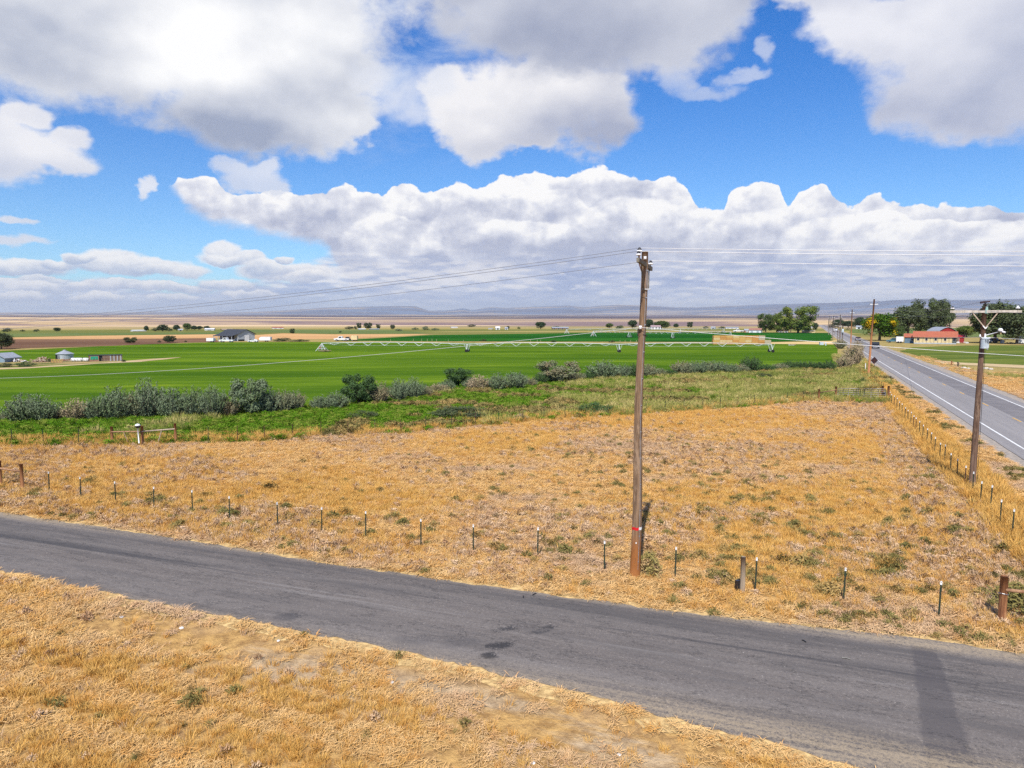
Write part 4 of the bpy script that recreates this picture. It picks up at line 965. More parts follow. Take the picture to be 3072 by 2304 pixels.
def fbm(x, y, s, seed): return (vnoise(x, y, s, seed) * .55 + vnoise(x, y, s * 2.1, seed + 1) * .3 + vnoise(x, y, s * 4.3, seed + 2) * .15)
def sample(d0, d1, rho, falloff, az=41, k=22.0):
    """points seen from the road side: density rho per m2 up to k metres, thinning with distance"""
    n = 400000; u = RNG.random(n); d = np.sqrt(d0 ** 2 + u * (d1 ** 2 - d0 ** 2)); a = np.radians(RNG.uniform(-az, az, n))
    area = math.radians(2 * az) / 2 * (d1 ** 2 - d0 ** 2)
    keep = RNG.random(n) < rho * np.minimum(1, (k / d) ** falloff) * area / n
    d = d[keep]; a = a[keep]; return d * np.sin(a), d * np.cos(a)
UPx = np.array([p[0] for p in LOCAL_UP]); UPy = np.array([p[1] for p in LOCAL_UP]); LOx = np.array([p[0] for p in LOCAL_LO]); LOy = np.array([p[1] for p in LOCAL_LO])
def zones(x, y):
    up = np.interp(x, UPx, UPy); lo = np.interp(x, LOx, LOy); off = x * HO.x + y * HO.y
    road = (y < up + .12) & (y > lo - .22)
    hw = (off > 12.4) & (off < 23.4)
    return y - up, lo - y, off, road, hw
rearx = np.array([-60] + [G(*p).x for p in REAR] + [42, 56.3, 90]); reary = np.array([52.5] + [G(*p).y for p in REAR] + [78.6, 111.4, 190])
x, y = sample(12.5, 125, 84, 1.5)
ab, be, off, road, hw = zones(x, y)
rear = np.interp(x, rearx, reary)
ok = ~road & ~hw & (y < rear + 1.5)
bare = fbm(x, y, .22, 5) < .40                                  # thin, trodden ground
vb = (ab > 0) & (ab < .5) | (be > 0) & (be < .8)                 # bare verge of straw litter
dirtband = (be > .6) & (be < 2.6) & (fbm(x, y, .35, 8) < .53)
rnd = RNG.random(len(x))
ok &= ~(bare & (rnd < .5)) & ~(vb & (rnd < .45)) & ~(dirtband & (rnd < .9))
x, y, ab, be, off, rnd = (v[ok] for v in (x, y, ab, be, off, rnd))
kind = np.zeros(len(x), int)                                    # 0 straw 1 gold 2 grey 3 olive 4 tall gold
n1 = fbm(x, y, .09, 21); n2 = fbm(x, y, .35, 31); n3 = fbm(x, y, .16, 41); r2 = RNG.random(len(x))
kind[r2 < np.clip((n1 - .38) * 4.5, .08, .85)] = 1
r3 = RNG.random(len(x)); kind[r3 < np.clip((n3 - .49) * 3.0, .04, .36)] = 2
kind[(be > 0) & (kind == 2) & (RNG.random(len(x)) < .6)] = 0; kind[(be > 3) & (n2 > .45) & (r2 < .75)] = 1; su = x * math.cos(AN) + y * math.sin(AN); sv = y * math.cos(AN) - x * math.sin(AN); stk = vnoise(su * .10, sv * 1.3, 1.0, 111) * .65 + vnoise(su * .3, sv * 2.9, 1.0, 112) * .35; kind[(be > 2.6) & (kind < 2)] = 1; kind[(be > 2.6) & (stk > .54) & (r2 < .85)] = 0; kind[vb[ok]] = 0
kind[(off > 7.6) & (off < 10.2) & (ab > 2) & (r2 < .8)] = 4; kind[(off > 10.2) & (ab > 2)] = 0; kind[(off > 9.4) & (off < 12.6) & (ab > 2) & (fbm(x, y, .9, 55) > .66)] = 3
kind[(off > 5.0) & (off < 8.0) & (ab > 2) & (r3 < .45)] = 2
kind[(off > 23.5) & (off < 26.5)] = 0
# dull weeds: thicker in the right half of the pasture and along the roadside posts
c1 = np.exp(-((x - 10.5) ** 2 / 28 + (y - 28) ** 2 / 50)) + .7 * np.exp(-((x - 17) ** 2 / 40 + (y - 33) ** 2 / 90)) + .35 * np.exp(-((x - 8) ** 2 / 90 + (y - 42) ** 2 / 200))
kind[(fbm(x, y, 1.5, 51) > .63) & (r2 < .02 + c1 * .42)] = 3
kind[(ab > .3) & (ab < 7) & (fbm(x, y, 1.2, 61) > .71) & (r2 < .55)] = 3
kind[(be > 2.5) & (be < 6) & (fbm(x, y, .9, 71) > .74) & (r2 < .3)] = 3
zc = np.zeros(len(x)); P3 = np.stack([x, y, zc], 1)
scatter('dry_straw', P3[kind == 0], 'straw', .75, 1.35); scatter('golden_grass', P3[kind == 1], 'gold', .6, 1.25); scatter('grey_weeds', P3[kind == 2], 'grey', .6, 1.25)
scatter('olive_weeds', P3[kind == 3], 'olive', .6, 1.3); scatter('tall_golden_grass', P3[kind == 4], 'tallgold', .6, 1.15)
# weeds between the rear fence and the shrubs
x, y = sample(50, 200, 9, 1.2, 42, 60)
ab, be, off, road, hw = zones(x, y); rear = np.interp(x, rearx, reary)
alf = [G(*p).xy for p in ((-500, 1290), (0, 1266), (700, 1247), (1000, 1225), (1240, 1193), (1400, 1168), (1700, 1144), (2000, 1128), (2300, 1120), (2516, 1108))]
top = np.interp(x, [p[0] for p in alf], [p[1] for p in alf])
ok = (y > rear - .5) & (y < top + 4) & (off < 11.5)
ok |= (off > 5.5) & (off < 11.8) & (y > 100)
x, y, rear, top, off = (v[ok] for v in (x, y, rear, top, off)); n1 = fbm(x, y, .10, 81); r2 = RNG.random(len(x))
gx = np.interp(x, [-60, -20, 2, 12, 60], [.95, .88, .75, .50, .30])
kind = np.where(n1 * .8 + r2 * .3 - .1 < gx * .85, 0, 1); kind[(y < rear + 3.0) & (r2 < .5)] = 2; kind[(fbm(x, y, .2, 91) > .62) & (x > -15)] = 3
P3 = np.stack([x, y, np.zeros(len(x))], 1)
scatter('green_weeds', P3[kind == 0], 'green', .6, 1.3); scatter('tall_mixed_grass', P3[kind == 1], 'mixed', .5, 1.2); scatter('tall_golden_grass', P3[kind == 2], 'tallgold', .6, 1.1); scatter('olive_weeds', P3[kind == 3], 'olive', 1.2, 2.6)
# right of the highway
x, y = sample(60, 210, 7, 1.3, 41, 60); off = x * HO.x + y * HO.y; al = x * HU.x + y * HU.y
ok = (off > 23.6) & (off < 48) & ((off < 27 + (200 - y) * .02) | (y < 125)) & (RNG.random(len(x)) < .8); x, y, off = x[ok], y[ok], off[ok]; n1 = fbm(x, y, .1, 101)
P3 = np.stack([x, y, np.zeros(len(x))], 1); g = (n1 > .54) & (off > 28)
scatter('dry_straw', P3[~g], 'straw', .8, 1.6); scatter('tall_mixed_grass', P3[g], 'mixed', .4, .9)

# ------------------------------------------------------------------ shrubs and trees
def leaf_mat(name, a, b_, c=None, sc=1.2, c_amt=.8, fine=7):
    m, b = new_mat(name); P = geo_pos(); O = obj_co(); r = srand()
    n = snoise(P, sc, 4, .6); f = snoise(P, fine, 2, .6)
    col = smix((n * .6 + f * .9 - .25).clamp(), a, b_)
    if c: col = smix(sstep(snoise(P, sc * .35, 4, .6) * .75 + f * .25, .50, .58) * c_amt, col, c)
    setc(b, 'Base Color', col); b.inputs['Roughness'].default_value = .8; b.inputs['Specular IOR Level'].default_value = .05; return m
L_sage = leaf_mat('silver_green_leaves', (.085, .125, .060), (.25, .30, .18), (.14, .19, .08), 1.5)
L_sage2 = leaf_mat('grey_green_leaves', (.12, .15, .07), (.30, .30, .18), (.30, .23, .13), 1.5)
L_dgreen = leaf_mat('deep_green_leaves', (.035, .075, .025), (.10, .16, .06), None, 1.2)
L_pink = leaf_mat('dry_pinkish_twigs', (.28, .21, .12), (.50, .39, .25), (.20, .20, .09), 1.5)
L_olive = leaf_mat('dark_olive_leaves', (.045, .062, .028), (.12, .14, .07), (.09, .12, .04), .25)
L_tree = leaf_mat('mid_green_leaves', (.06, .10, .02), (.17, .22, .05), (.27, .28, .05), .25, .6)
L_yell = leaf_mat('yellowing_leaves', (.03, .075, .01), (.09, .17, .015), (.60, .36, .01), .30, .95)
L_far = leaf_mat('far_green_leaves', (.030, .055, .030), (.07, .10, .05), None, .15)
L_farg = leaf_mat('far_bright_leaves', (.05, .085, .025), (.11, .15, .05), None, .15)
M_bark = mat('grey_bark', (.16, .125, .095), .95, 0, .25, 3)
def leaves(mb, pts, size, rg, nrm=None, asp=.5):
    for p, nv in pts:
        s = size * rg.uniform(.6, 1.3); n = (nv + Vector((rg.gauss(0, .6), rg.gauss(0, .6), rg.gauss(0, .6)))).normalized()
        u = n.orthogonal().normalized(); u = Matrix.Rotation(rg.uniform(0, 6.28), 3, n) @ u; v = n.cross(u) * asp
        mb.add([p - u * s * .5 - v * s * .2, p - v * s * .5, p + u * s * .5, p + v * s * .5], [(0, 1, 2, 3)])
def shoot_shrub(seed, nsh=150, leaf=.15):
    """a unit shrub 1 m high and about 1.1 m wide, of upright leafy shoots (scaled up when placed)"""
    rg = random.Random(seed); cr = MB(); st = MB()
    for i in range(nsh):
        a = rg.uniform(0, 6.283); q = math.sqrt(rg.random()); bx, by = .12 * q * math.cos(a), .12 * q * math.sin(a)
        H = (1 - .42 * q * q) * rg.uniform(.62, 1.04); ex, ey = .52 * q * math.cos(a) + rg.gauss(0, .05), .52 * q * math.sin(a) + rg.gauss(0, .05)
        if i % 4 == 0: st.tube([(bx, by, 0), ((bx + ex) * .6, (by + ey) * .6, H * .5), (ex, ey, H * .95)], [.012, .008, .003], 4, False)
        n = 26
        for k in range(n):
            t = rg.uniform(.10, 1.0); w = t ** .75
            p = Vector((bx + (ex - bx) * w + rg.gauss(0, .022), by + (ey - by) * w + rg.gauss(0, .022), H * t))
            up = Vector((rg.gauss(0, .5), rg.gauss(0, .5), rg.uniform(.3, 1.3))).normalized() * leaf * rg.uniform(.28, .55); s = up.cross(Vector((rg.gauss(0, 1), rg.gauss(0, 1), rg.gauss(0, .4)))).normalized() * leaf * .085
            cr.add([p - s, p + s, p + up * .6 + s * .8, p + up], [(0, 1, 2, 3)])
    return cr.mesh('shrub_crown', L_sage), st.mesh('shrub_stems', M_bark)
SHR = [shoot_shrub(s) for s in (1, 2, 3, 4)]
def clump_tree(seed, nb, leaf, n, shape='round'):
    """unit tree: height 1, width 1; crown of leaf-sized faces on many clumps, trunk and limbs"""
    rg = random.Random(seed); cr = MB(); tr = MB(); cl = []
    for i in range(nb):
        if shape == 'round': 
            a = rg.uniform(0, 6.283); e = rg.uniform(-.95, 1.5); q = rg.uniform(.45, 1) ** .5; c = Vector((.34 * q * math.cos(a) * math.cos(e * .9), .34 * q * math.sin(a) * math.cos(e * .9), .54 + .33 * q * math.sin(e))); r = rg.uniform(.12, .20)
        elif shape == 'poplar':
            t = rg.random(); a = rg.uniform(0, 6.283); q = .16 * (1 - abs(t - .4) * 1.2); c = Vector((q * math.cos(a) * 2, q * math.sin(a) * 2, .14 + .80 * t)); r = rg.uniform(.06, .10)
        elif shape == 'fan':
            a = rg.uniform(0, 6.283); t = rg.uniform(.15, 1); q = rg.random() ** .5 * (.20 + .28 * math.sin(min(1, t * 1.25) * math.pi * .62)); c = Vector((q * math.cos(a), q * math.sin(a), .05 + .85 * t)); r = rg.uniform(.08, .14)
        else:   # bush
            a = rg.uniform(0, 6.283); q = rg.random() ** .5; c = Vector((.36 * q * math.cos(a), .36 * q * math.sin(a), .10 + .62 * (1 - q * q * .6) * rg.random() ** .6)); r = rg.uniform(.10, .19)
        cl.append((c, r))
    for c, r in cl:
        pts = []
        for k in range(n // nb):
            d = Vector((rg.gauss(0, 1), rg.gauss(0, 1), rg.gauss(0, 1))).normalized(); pts.append((c + d * r * rg.uniform(.55, 1.12), (d + Vector((0, 0, .3))).normalized()))
        leaves(cr, pts, leaf, rg)
    th = .1 if shape == 'bush' else .5
    tr.tube([(0, 0, -.01), (.01, 0, th * .5), (.0, .01, th)], [.035, .026, .018], 8)
    for c, r in cl[::max(1, nb // 9)]: tr.tube([(0, 0, th * .45), (c.x * .5, c.y * .5, (c.z + th * .4) * .5), tuple(c)], [.018, .012, .004], 5, False)
    return cr.mesh('crown', L_tree), tr.mesh('trunk', M_bark)
TRE = {'round': [clump_tree(s, 46, .056, 9000) for s in (1, 2)], 'fan': [clump_tree(s, 64, .050, 9500, 'fan') for s in (3, 4)], 'poplar': [clump_tree(5, 30, .03, 1500, 'poplar')], 'bush': [clump_tree(s, 22, .05, 2400, 'bush') for s in (6, 7)]}
def plant(name, label, cat, meshes, x, y, w, h, m, group=None, crown='crown', stem='trunk', depth=None):
    """placed where its foot shows at photograph point (x, y); w, h its width and height in photograph pixels there"""
    p = G(x, y); k = p.y / FPX; sx_, sz = w * k, h * k
    t = thing(name, label, cat, p, 0, group)
    rz = random.uniform(0, 6.28)
    c = inst(crown, meshes[0], t, (0, 0, 0), rz, (sx_, sx_, sz)); c.material_slots[0].link = 'OBJECT'; c.material_slots[0].material = m
    inst(stem, meshes[1], t, (0, 0, 0), rz, (sx_, sx_, sz)); return t
SH = [(12, 1266, 60, 30, 1, 'low dark shrub at the left picture edge before the tall shrubs'), (72, 1268, 95, 85, 0, 'tall silver shrub standing apart at far left'), (128, 1267, 85, 82, 0, 'leafy grey-green shrub touching the far-left silver one'), (172, 1262, 60, 40, 1, 'low greyish shrub in the gap at left'),
      (235, 1263, 85, 64, 3, 'tan seeding shrub at the left end of the thicket'), (285, 1262, 65, 66, 0, 'short silver shrub beside the tan seeding one'), (345, 1260, 95, 102, 0, 'tall rounded silver shrub where the thicket rises'), (400, 1256, 70, 84, 1, 'yellowish grey shrub left of the tallest shrub'),
      (445, 1256, 90, 116, 0, 'tallest silver shrub of the left thicket'), (515, 1256, 90, 92, 0, 'broad silver shrub right of the tallest one'), (578, 1254, 85, 94, 0, 'bushy silver shrub in the middle of the thicket'), (640, 1254, 75, 98, 0, 'tall narrow silver shrub near the thicket right end'), (692, 1250, 65, 62, 1, 'low grey shrub right of the narrow tall one'),
      (752, 1246, 85, 108, 0, 'second tallest shrub, leafy, right of the low grey one'), (805, 1242, 75, 80, 0, 'rounded silver shrub sloping down right of the tall leafy one'), (850, 1238, 70, 66, 1, 'pale dusty shrub before the field gap'), (892, 1232, 55, 55, 1, 'small yellow-grey shrub at the end of the thicket'),
      (958, 1230, 55, 42, 0, 'low silver shrub just right of the gap'), (1005, 1228, 75, 56, 0, 'wide low blue-silver shrub left of the dark shrub'), (1075, 1214, 80, 84, 2, 'dark tall shrub before the bright field centre'), (1135, 1212, 65, 62, 1, 'pinkish grey shrub right of the dark tall one'), (1195, 1205, 60, 66, 0, 'rounded silver shrub right of the pinkish grey one'),
      (1242, 1196, 62, 60, 0, 'bright silver shrub at the end of the centre group'), (1310, 1180, 70, 28, 3, 'low tan brush strip beside the centre shrubs'), (1375, 1162, 66, 52, 2, 'dark green round shrub on the field edge'), (1435, 1172, 66, 44, 3, 'pink-tan shrub left of the silver pair'), (1490, 1172, 62, 50, 0, 'silver shrub right of the pink-tan one'),
      (1548, 1168, 72, 52, 0, 'wide silver shrub of the centre pair'), (1622, 1152, 48, 34, 2, 'small dark shrub left of the big round shrub'), (1672, 1148, 96, 62, 1, 'big round olive shrub left of the tape-marked pole'), (1810, 1138, 92, 54, 0, 'wide rounded shrub left of the tall pole'), (1868, 1134, 60, 40, 0, 'silver shrub close left of the tall pole'),
      (1905, 1133, 50, 40, 2, 'dark shrub behind the tall pole'), (1945, 1132, 50, 42, 1, 'olive shrub peeking out right of the tall pole'), (2010, 1130, 42, 22, 2, 'low dark bush right of the tall pole'), (2045, 1125, 66, 42, 1, 'mottled shrub right of the low dark bush'), (2100, 1123, 60, 42, 0, 'silver shrub in the right shrub row'),
      (2145, 1122, 56, 40, 0, 'rounded silver shrub of the right row, middle'), (2195, 1122, 55, 32, 0, 'low silver shrub of the right row'), (2252, 1118, 66, 50, 2, 'pointed dark-green shrub at the end of the right row'), (2368, 1110, 56, 26, 2, 'low dark weed shrub left in the last group by the field corner'), (2425, 1110, 56, 26, 2, 'low dark shrub middle of the last group by the field corner'),
      (2483, 1112, 56, 30, 2, 'dark leafy shrub at the field corner'), (2535, 1106, 50, 40, 3, 'tan bushy brush left of the bare twig brush'), (2558, 1100, 56, 72, 3, 'pale bare twig brush beside the highway fence line'), (2572, 1062, 34, 40, 3, 'tan brush up the slope beside the highway'), (2520, 1046, 34, 30, 1, 'olive brush under the short poles beside the highway')]
SH += [(1275, 1192, 46, 34, 1, 'low filler shrub right of the bright silver one'), (1340, 1172, 50, 34, 0, 'low silver shrub left of the dark green round one'), (1410, 1168, 46, 34, 0, 'small silver shrub right of the dark green round one'), (1590, 1160, 44, 28, 1, 'low shrub right of the wide silver shrub'),
       (1730, 1142, 50, 26, 1, 'low olive bush right of the big round olive shrub'), (1765, 1140, 44, 30, 2, 'dark low bush before the wide rounded shrub'), (1980, 1130, 44, 26, 1, 'low olive bush left of the low dark bush'), (2075, 1124, 50, 36, 0, 'silver shrub between the mottled one and its neighbour'), (2122, 1122, 50, 36, 1, 'olive shrub squeezed in the right shrub row'),
       (2172, 1122, 50, 34, 0, 'silver filler shrub of the right row'), (2222, 1121, 50, 30, 1, 'low olive shrub left of the pointed dark-green one'), (2300, 1116, 56, 22, 2, 'low dark growth right of the pointed dark-green shrub'), (2340, 1112, 50, 22, 1, 'low olive growth before the field corner'), (2396, 1110, 44, 26, 2, 'low dark growth in the last group'), (2455, 1111, 44, 26, 2, 'low dark growth beside the field-corner shrub')]
SM = [L_sage, L_sage2, L_dgreen, L_pink]
for i, (x, y, w, h, k, lb) in enumerate(SH): plant('shrub', lb, 'shrub', TRE['fan'][i % 2] if i in (13, 19, 24, 29) else SHR[i % 4], x, y, w * (1.3 if i in (13, 19, 24, 29) else 1.12), h * random.uniform(1.02, 1.16), SM[k], 'shrubs along the edge of the green field', 'foliage', 'stems')
for x, y, w, h, m, lb in [(1380, 1252, 210, 44, L_olive, 'long dark weed mound with reddish stems before the field'), (1092, 1256, 110, 34, L_olive, 'dark green weed mound behind the rear fence, centre-left'), (1790, 1240, 130, 44, L_dgreen, 'dark green weed mound just left of the tall pole'),
                          (1560, 1262, 60, 28, L_pink, 'small orange-tan dried mound by the rear fence'), (2290, 1134, 70, 20, L_olive, 'flat olive weed mound right of the shrub row'), (2590, 1150, 26, 26, L_farg, 'small yellow-green bush at the foot of the orange-brown pole')]:
    plant('weed_mound', lb, 'weeds', TRE['bush'][0], x, y, w, h, m, None, 'foliage', 'stems')
# single weeds in the dry pasture
WB = [(weedball(260, .42, .42, .10, s).mesh('weed_leaves', G_olive), blades(8, .05, .3, .01, .5, 0, s).mesh('weed_stems', G_grey)) for s in (5, 6, 7)]
WP = [(110, 1480, 1.1, 'left of the first'), (365, 1500, .9, 'behind the third'), (480, 1508, 1.2, 'just right of the fourth'), (500, 1530, 1.0, 'between the fourth and fifth'), (600, 1515, 1.0, 'behind the fifth'), (655, 1530, .8, 'left of the sixth'), (672, 1545, 1.3, 'touching the sixth'), (700, 1552, 1.3, 'at the foot of the sixth'),
      (810, 1470, 1.5, 'far behind the seventh'), (858, 1530, 1.2, 'up behind the seventh'), (865, 1562, 1.3, 'right beside the seventh'), (945, 1580, 1.3, 'left of the eighth'), (1000, 1560, 1.4, 'right of the eighth'), (1035, 1545, 1.3, 'well right of the eighth'), (1112, 1607, 1.0, 'right at the foot of the ninth'), (1208, 1578, 1.2, 'left behind the tenth'),
      (1290, 1600, 1.0, 'right behind the tenth'), (1300, 1690, .0, ''), (1490, 1645, 1.0, 'right of the eleventh'), (1507, 1655, 1.0, 'farther right of the eleventh'), (1440, 1500, 1.0, 'far behind the eleventh'), (1695, 1663, 1.35, 'right of the twelfth'), (1790, 1635, 1.0, 'behind the thirteenth'), (1700, 1555, .9, 'well behind the twelfth'),
      (2100, 1668, .9, 'right of the fourteenth'), (2175, 1660, 1.2, 'left behind the fifteenth'), (2250, 1672, 1.0, 'behind the fifteenth'), (2345, 1690, 1.4, 'left of the sixteenth'), (2410, 1700, 1.6, 'left behind the sixteenth'), (2430, 1705, 1.4, 'near left of the sixteenth'), (2495, 1785, 1.5, 'left at the foot of the sixteenth'), (2650, 1690, 1.2, 'right behind the sixteenth'),
      (2700, 1700, 1.2, 'far right of the sixteenth'), (2790, 1440, 1.3, 'far behind, near the eighth post of the highway row'), (2790, 1395, .8, ''), (2860, 1600, 1.2, 'well behind the seventeenth'), (3010, 1660, 1.4, 'near the right picture edge, below the first highway-row')]
for i, (x, y, s, lb) in enumerate(WP):
    if not lb: continue
    t = thing('weed', 'bushy olive-green weed %s%s' % (lb, '' if lb.endswith('row') and 'eighth' in lb else ' post' if 'post' not in lb else ''), 'weed', G(x, y), 0, 'single weeds in the dry pasture'); a, b2 = WB[i % 3]
    s *= .82; inst('foliage', a, t, (0, 0, 0), i * 1.3, (s, s, s * .85)); inst('stems', b2, t, (0, 0, 0), i, s)
t = thing('tumbleweed', 'large rounded brownish-green tumbleweed leaning on the tall tape-marked pole', 'tumbleweed', G(1946, 1722))
rg = random.Random(4); mb = weedball(1500, .55, .85, .10, 5); q = mb.build('foliage', grass_mat('tumbleweed_twigs', (.34, .20, .10), (.48, .33, .16), (.30, .26, .08)), t); mb = blades(30, .2, .6, .012, .9, 0, 3); mb.build('stems', G_grey, t)
t = thing('tumbleweed', 'big green-brown weed heap behind the near right corner rail', 'tumbleweed', G(3050, 1828)); weedball(1100, .8, .9, .12, 8).build('foliage', G_olive, t); blades(40, .4, .6, .014, .9, 0, 9).build('stems', G_grey, t)

TR = [  # x, foot y, w, h, shape, material, label
 (2638, 1022, 108, 80, 'round', L_yell, 'broad green tree with yellow-orange patches beside the highway'), (2678, 1006, 38, 50, 'fan', L_yell, 'green-yellow tree between the yellow-patched tree and the dark grove'),
 (2724, 1012, 98, 92, 'round', L_olive, 'dark olive tree on the left of the grove behind the shop'), (2788, 1010, 94, 110, 'fan', L_olive, 'tall dark olive tree in the middle of the grove'), (2822, 1008, 80, 94, 'round', L_olive, 'dark spreading tree on the right of the grove'),
 (2697, 1016, 24, 38, 'fan', L_farg, 'small yellow-green sapling in front of the dark grove'), (2900, 1012, 60, 34, 'round', L_tree, 'small mid-green tree right of the red barn'), (2985, 1030, 140, 118, 'round', L_olive, 'huge dark tree behind the transformer pole'), (3050, 1032, 120, 112, 'round', L_olive, 'huge dark tree at the right picture edge'),
 (3040, 1020, 60, 40, 'bush', L_tree, 'green undergrowth bush at the right picture edge'),
 (2297, 997, 46, 54, 'fan', L_farg, 'yellow-green tree at the left end of the farmstead behind the haystack'), (2330, 997, 44, 56, 'fan', L_tree, 'green tree right of the yellow-green one behind the haystack'), (2394, 999, 96, 78, 'fan', L_tree, 'largest leafy tree of the farmstead left of the highway'), (2372, 997, 34, 40, 'round', L_tree, 'short tree touching the left side of the largest leafy tree'), (2445, 993, 20, 24, 'round', L_far, 'small round dark tree beside the pale wall by the highway'),
 (2500, 984, 34, 16, 'bush', L_far, 'dark bush row left in the far woods at the highway end'), (2515, 983, 40, 24, 'round', L_far, 'dark tree in the far woods at the highway end'), (2545, 983, 40, 20, 'round', L_far, 'wide dark tree right in the far woods at the highway end'), (2580, 986, 34, 34, 'round', L_far, 'dark tree behind the pale poplar'), (2606, 986, 30, 32, 'round', L_far, 'dark tree right of the pale poplar'),
 (2587, 986, 12, 34, 'poplar', L_farg, 'slim pale poplar in front of dark far trees'), (2562, 985, 12, 28, 'poplar', L_farg, 'slim pale poplar next to the second highway pole'), (2616, 1008, 26, 16, 'bush', L_pink, 'low greyish bush on the bank right of the highway'), (2545, 990, 22, 10, 'bush', L_pink, 'tiny tan bush beside the far road'),
 (4, 1048, 64, 48, 'round', L_olive, 'dark tree at the left picture edge beyond the farm sheds'), (22, 996, 30, 17, 'bush', L_far, 'flat-topped far tree nearest the left picture edge'), (68, 995, 16, 8, 'bush', L_far, 'tiny low far bush second from the left'), (110, 995, 22, 10, 'bush', L_far, 'low far bush third from the left'), (171, 995, 22, 12, 'round', L_far, 'round far tree alone left of the far farm'),
 (391, 1030, 32, 18, 'fan', L_olive, 'thin dark bush at the edge of the brown field'), (478, 1028, 12, 9, 'bush', L_far, 'tiny dark bush left of the twin-topped bush'), (510, 1028, 32, 21, 'fan', L_far, 'twin-topped dark bush left of the pole barn'), (557, 1027, 10, 7, 'bush', L_far, 'tiniest dark bush left of the white trailer'),
 (439, 994, 16, 16, 'round', L_far, 'first round tree of the far farmstead row left'), (466, 994, 24, 14, 'bush', L_far, 'low bushy tree beside the first tree of the far farmstead'), (488, 994, 28, 20, 'fan', L_far, 'taller loose tree of the far farmstead'), (508, 994, 22, 14, 'bush', L_far, 'low tree group before the far farmhouse'), (530, 993, 20, 18, 'round', L_far, 'tree beside the small far farmhouse'),
 (561, 992, 26, 22, 'round', L_farg, 'largest round tree of the far farmstead'), (583, 991, 22, 14, 'round', L_far, 'tree right of the largest round far tree'), (600, 990, 18, 12, 'round', L_far, 'small round tree at the right of the far tree row'), (621, 990, 20, 12, 'round', L_far, 'dark tree behind the long pale far roof'),
 (1048, 988, 34, 12, 'bush', L_far, 'low hedge-like far trees left of the twin tall trees'), (1066, 988, 12, 14, 'bush', L_far, 'small tree against the left twin far tree'), (1077, 987, 14, 18, 'fan', L_far, 'left of the twin tall far trees'), (1104, 987, 22, 19, 'fan', L_far, 'right of the twin tall far trees'), (1135, 987, 12, 14, 'fan', L_far, 'narrow far tree right of the twin tall trees'),
 (1178, 988, 13, 14, 'fan', L_far, 'narrow split far tree left of the grey brush'), (1277, 983, 16, 6, 'bush', L_far, 'flat dark far bush on the tan plain'), (1416, 981, 28, 11, 'bush', L_far, 'dark square-topped far clump'), (1524, 988, 10, 10, 'round', L_far, 'tiny tree by the white far house'), (1556, 987, 12, 9, 'bush', L_farg, 'tiny light bush between the far house and the great round tree'),
 (877, 1001, 14, 15, 'fan', L_far, 'lone wind-bent tree above the tan field'), (1021, 998, 11, 7, 'bush', L_far, 'dark ball-shaped bush on the green strip'), (1622, 987, 34, 21, 'round', L_far, 'great round tree standing alone on the plain, left of the tall pole'), (1670, 985, 32, 9, 'bush', L_farg, 'low trees behind the long open far shed'),
 (1245, 990, 24, 10, 'bush', L_sage, 'grey-green brush mound left in the far brush line'), (1275, 990, 30, 12, 'bush', L_sage, 'grey-green brush mound middle of the far brush line'), (1305, 991, 28, 9, 'bush', L_sage, 'grey-green brush mound right in the far brush line'), (1195, 993, 28, 9, 'bush', L_sage, 'grey-green brush beside the narrow split tree'),
 (1829, 985, 24, 15, 'round', L_farg, 'light green far tree left of the tall pole'), (1860, 986, 32, 13, 'bush', L_farg, 'wide low far tree left of the tall pole'), (1897, 986, 30, 25, 'round', L_far, 'dark far tree partly hidden by the tall pole'), (1946, 987, 34, 28, 'round', L_far, 'dark tree close right of the tall pole'), (1984, 987, 50, 24, 'round', L_farg, 'broad green tree behind the pink-roofed farmhouse'),
 (2028, 984, 16, 13, 'round', L_far, 'small dark tree right of the pink-roofed farmhouse'), (2070, 983, 16, 17, 'fan', L_far, 'slender far tree on the dark strip'), (2118, 986, 20, 10, 'bush', L_far, 'small bush left of the distant grey house'), (2165, 987, 22, 10, 'bush', L_far, 'small bush right of the distant grey house'),
 (75, 1100, 60, 20, 'bush', L_dgreen, 'dark low bush before the junk piles of the left farmyard'), (15, 1101, 50, 16, 'bush', L_olive, 'dark brush at the left picture edge before the blue shed'), (150, 1086, 20, 14, 'bush', L_olive, 'bush left of the orange pallets'), (1450, 1024, 24, 9, 'bush', L_olive, 'small bush behind the irrigation pipe, centre-left'), (1660, 1027, 24, 9, 'bush', L_olive, 'small brown bush behind the irrigation pipe left of the second tower'), (1836, 1028, 22, 10, 'bush', L_olive, 'brown round bush behind the irrigation pipe near the second tower'),
 (850, 1024, 70, 14, 'bush', L_olive, 'long dark hedge bush right of the white camper'), (900, 1025, 60, 9, 'bush', L_olive, 'lower end of the dark hedge right of the camper'), (370, 1086, 14, 10, 'bush', L_olive, 'bush at the right end of the slatted shack'),
]
for i, (x, y, w, h, shp, m, lb) in enumerate(TR):
    ms = TRE[shp]; nm = 'tree' if shp != 'bush' else 'bush'
    plant(nm, lb, nm, ms[i % len(ms)], x, y, w * (1.12 if shp != 'poplar' else 2), h * 1.04, m, None)

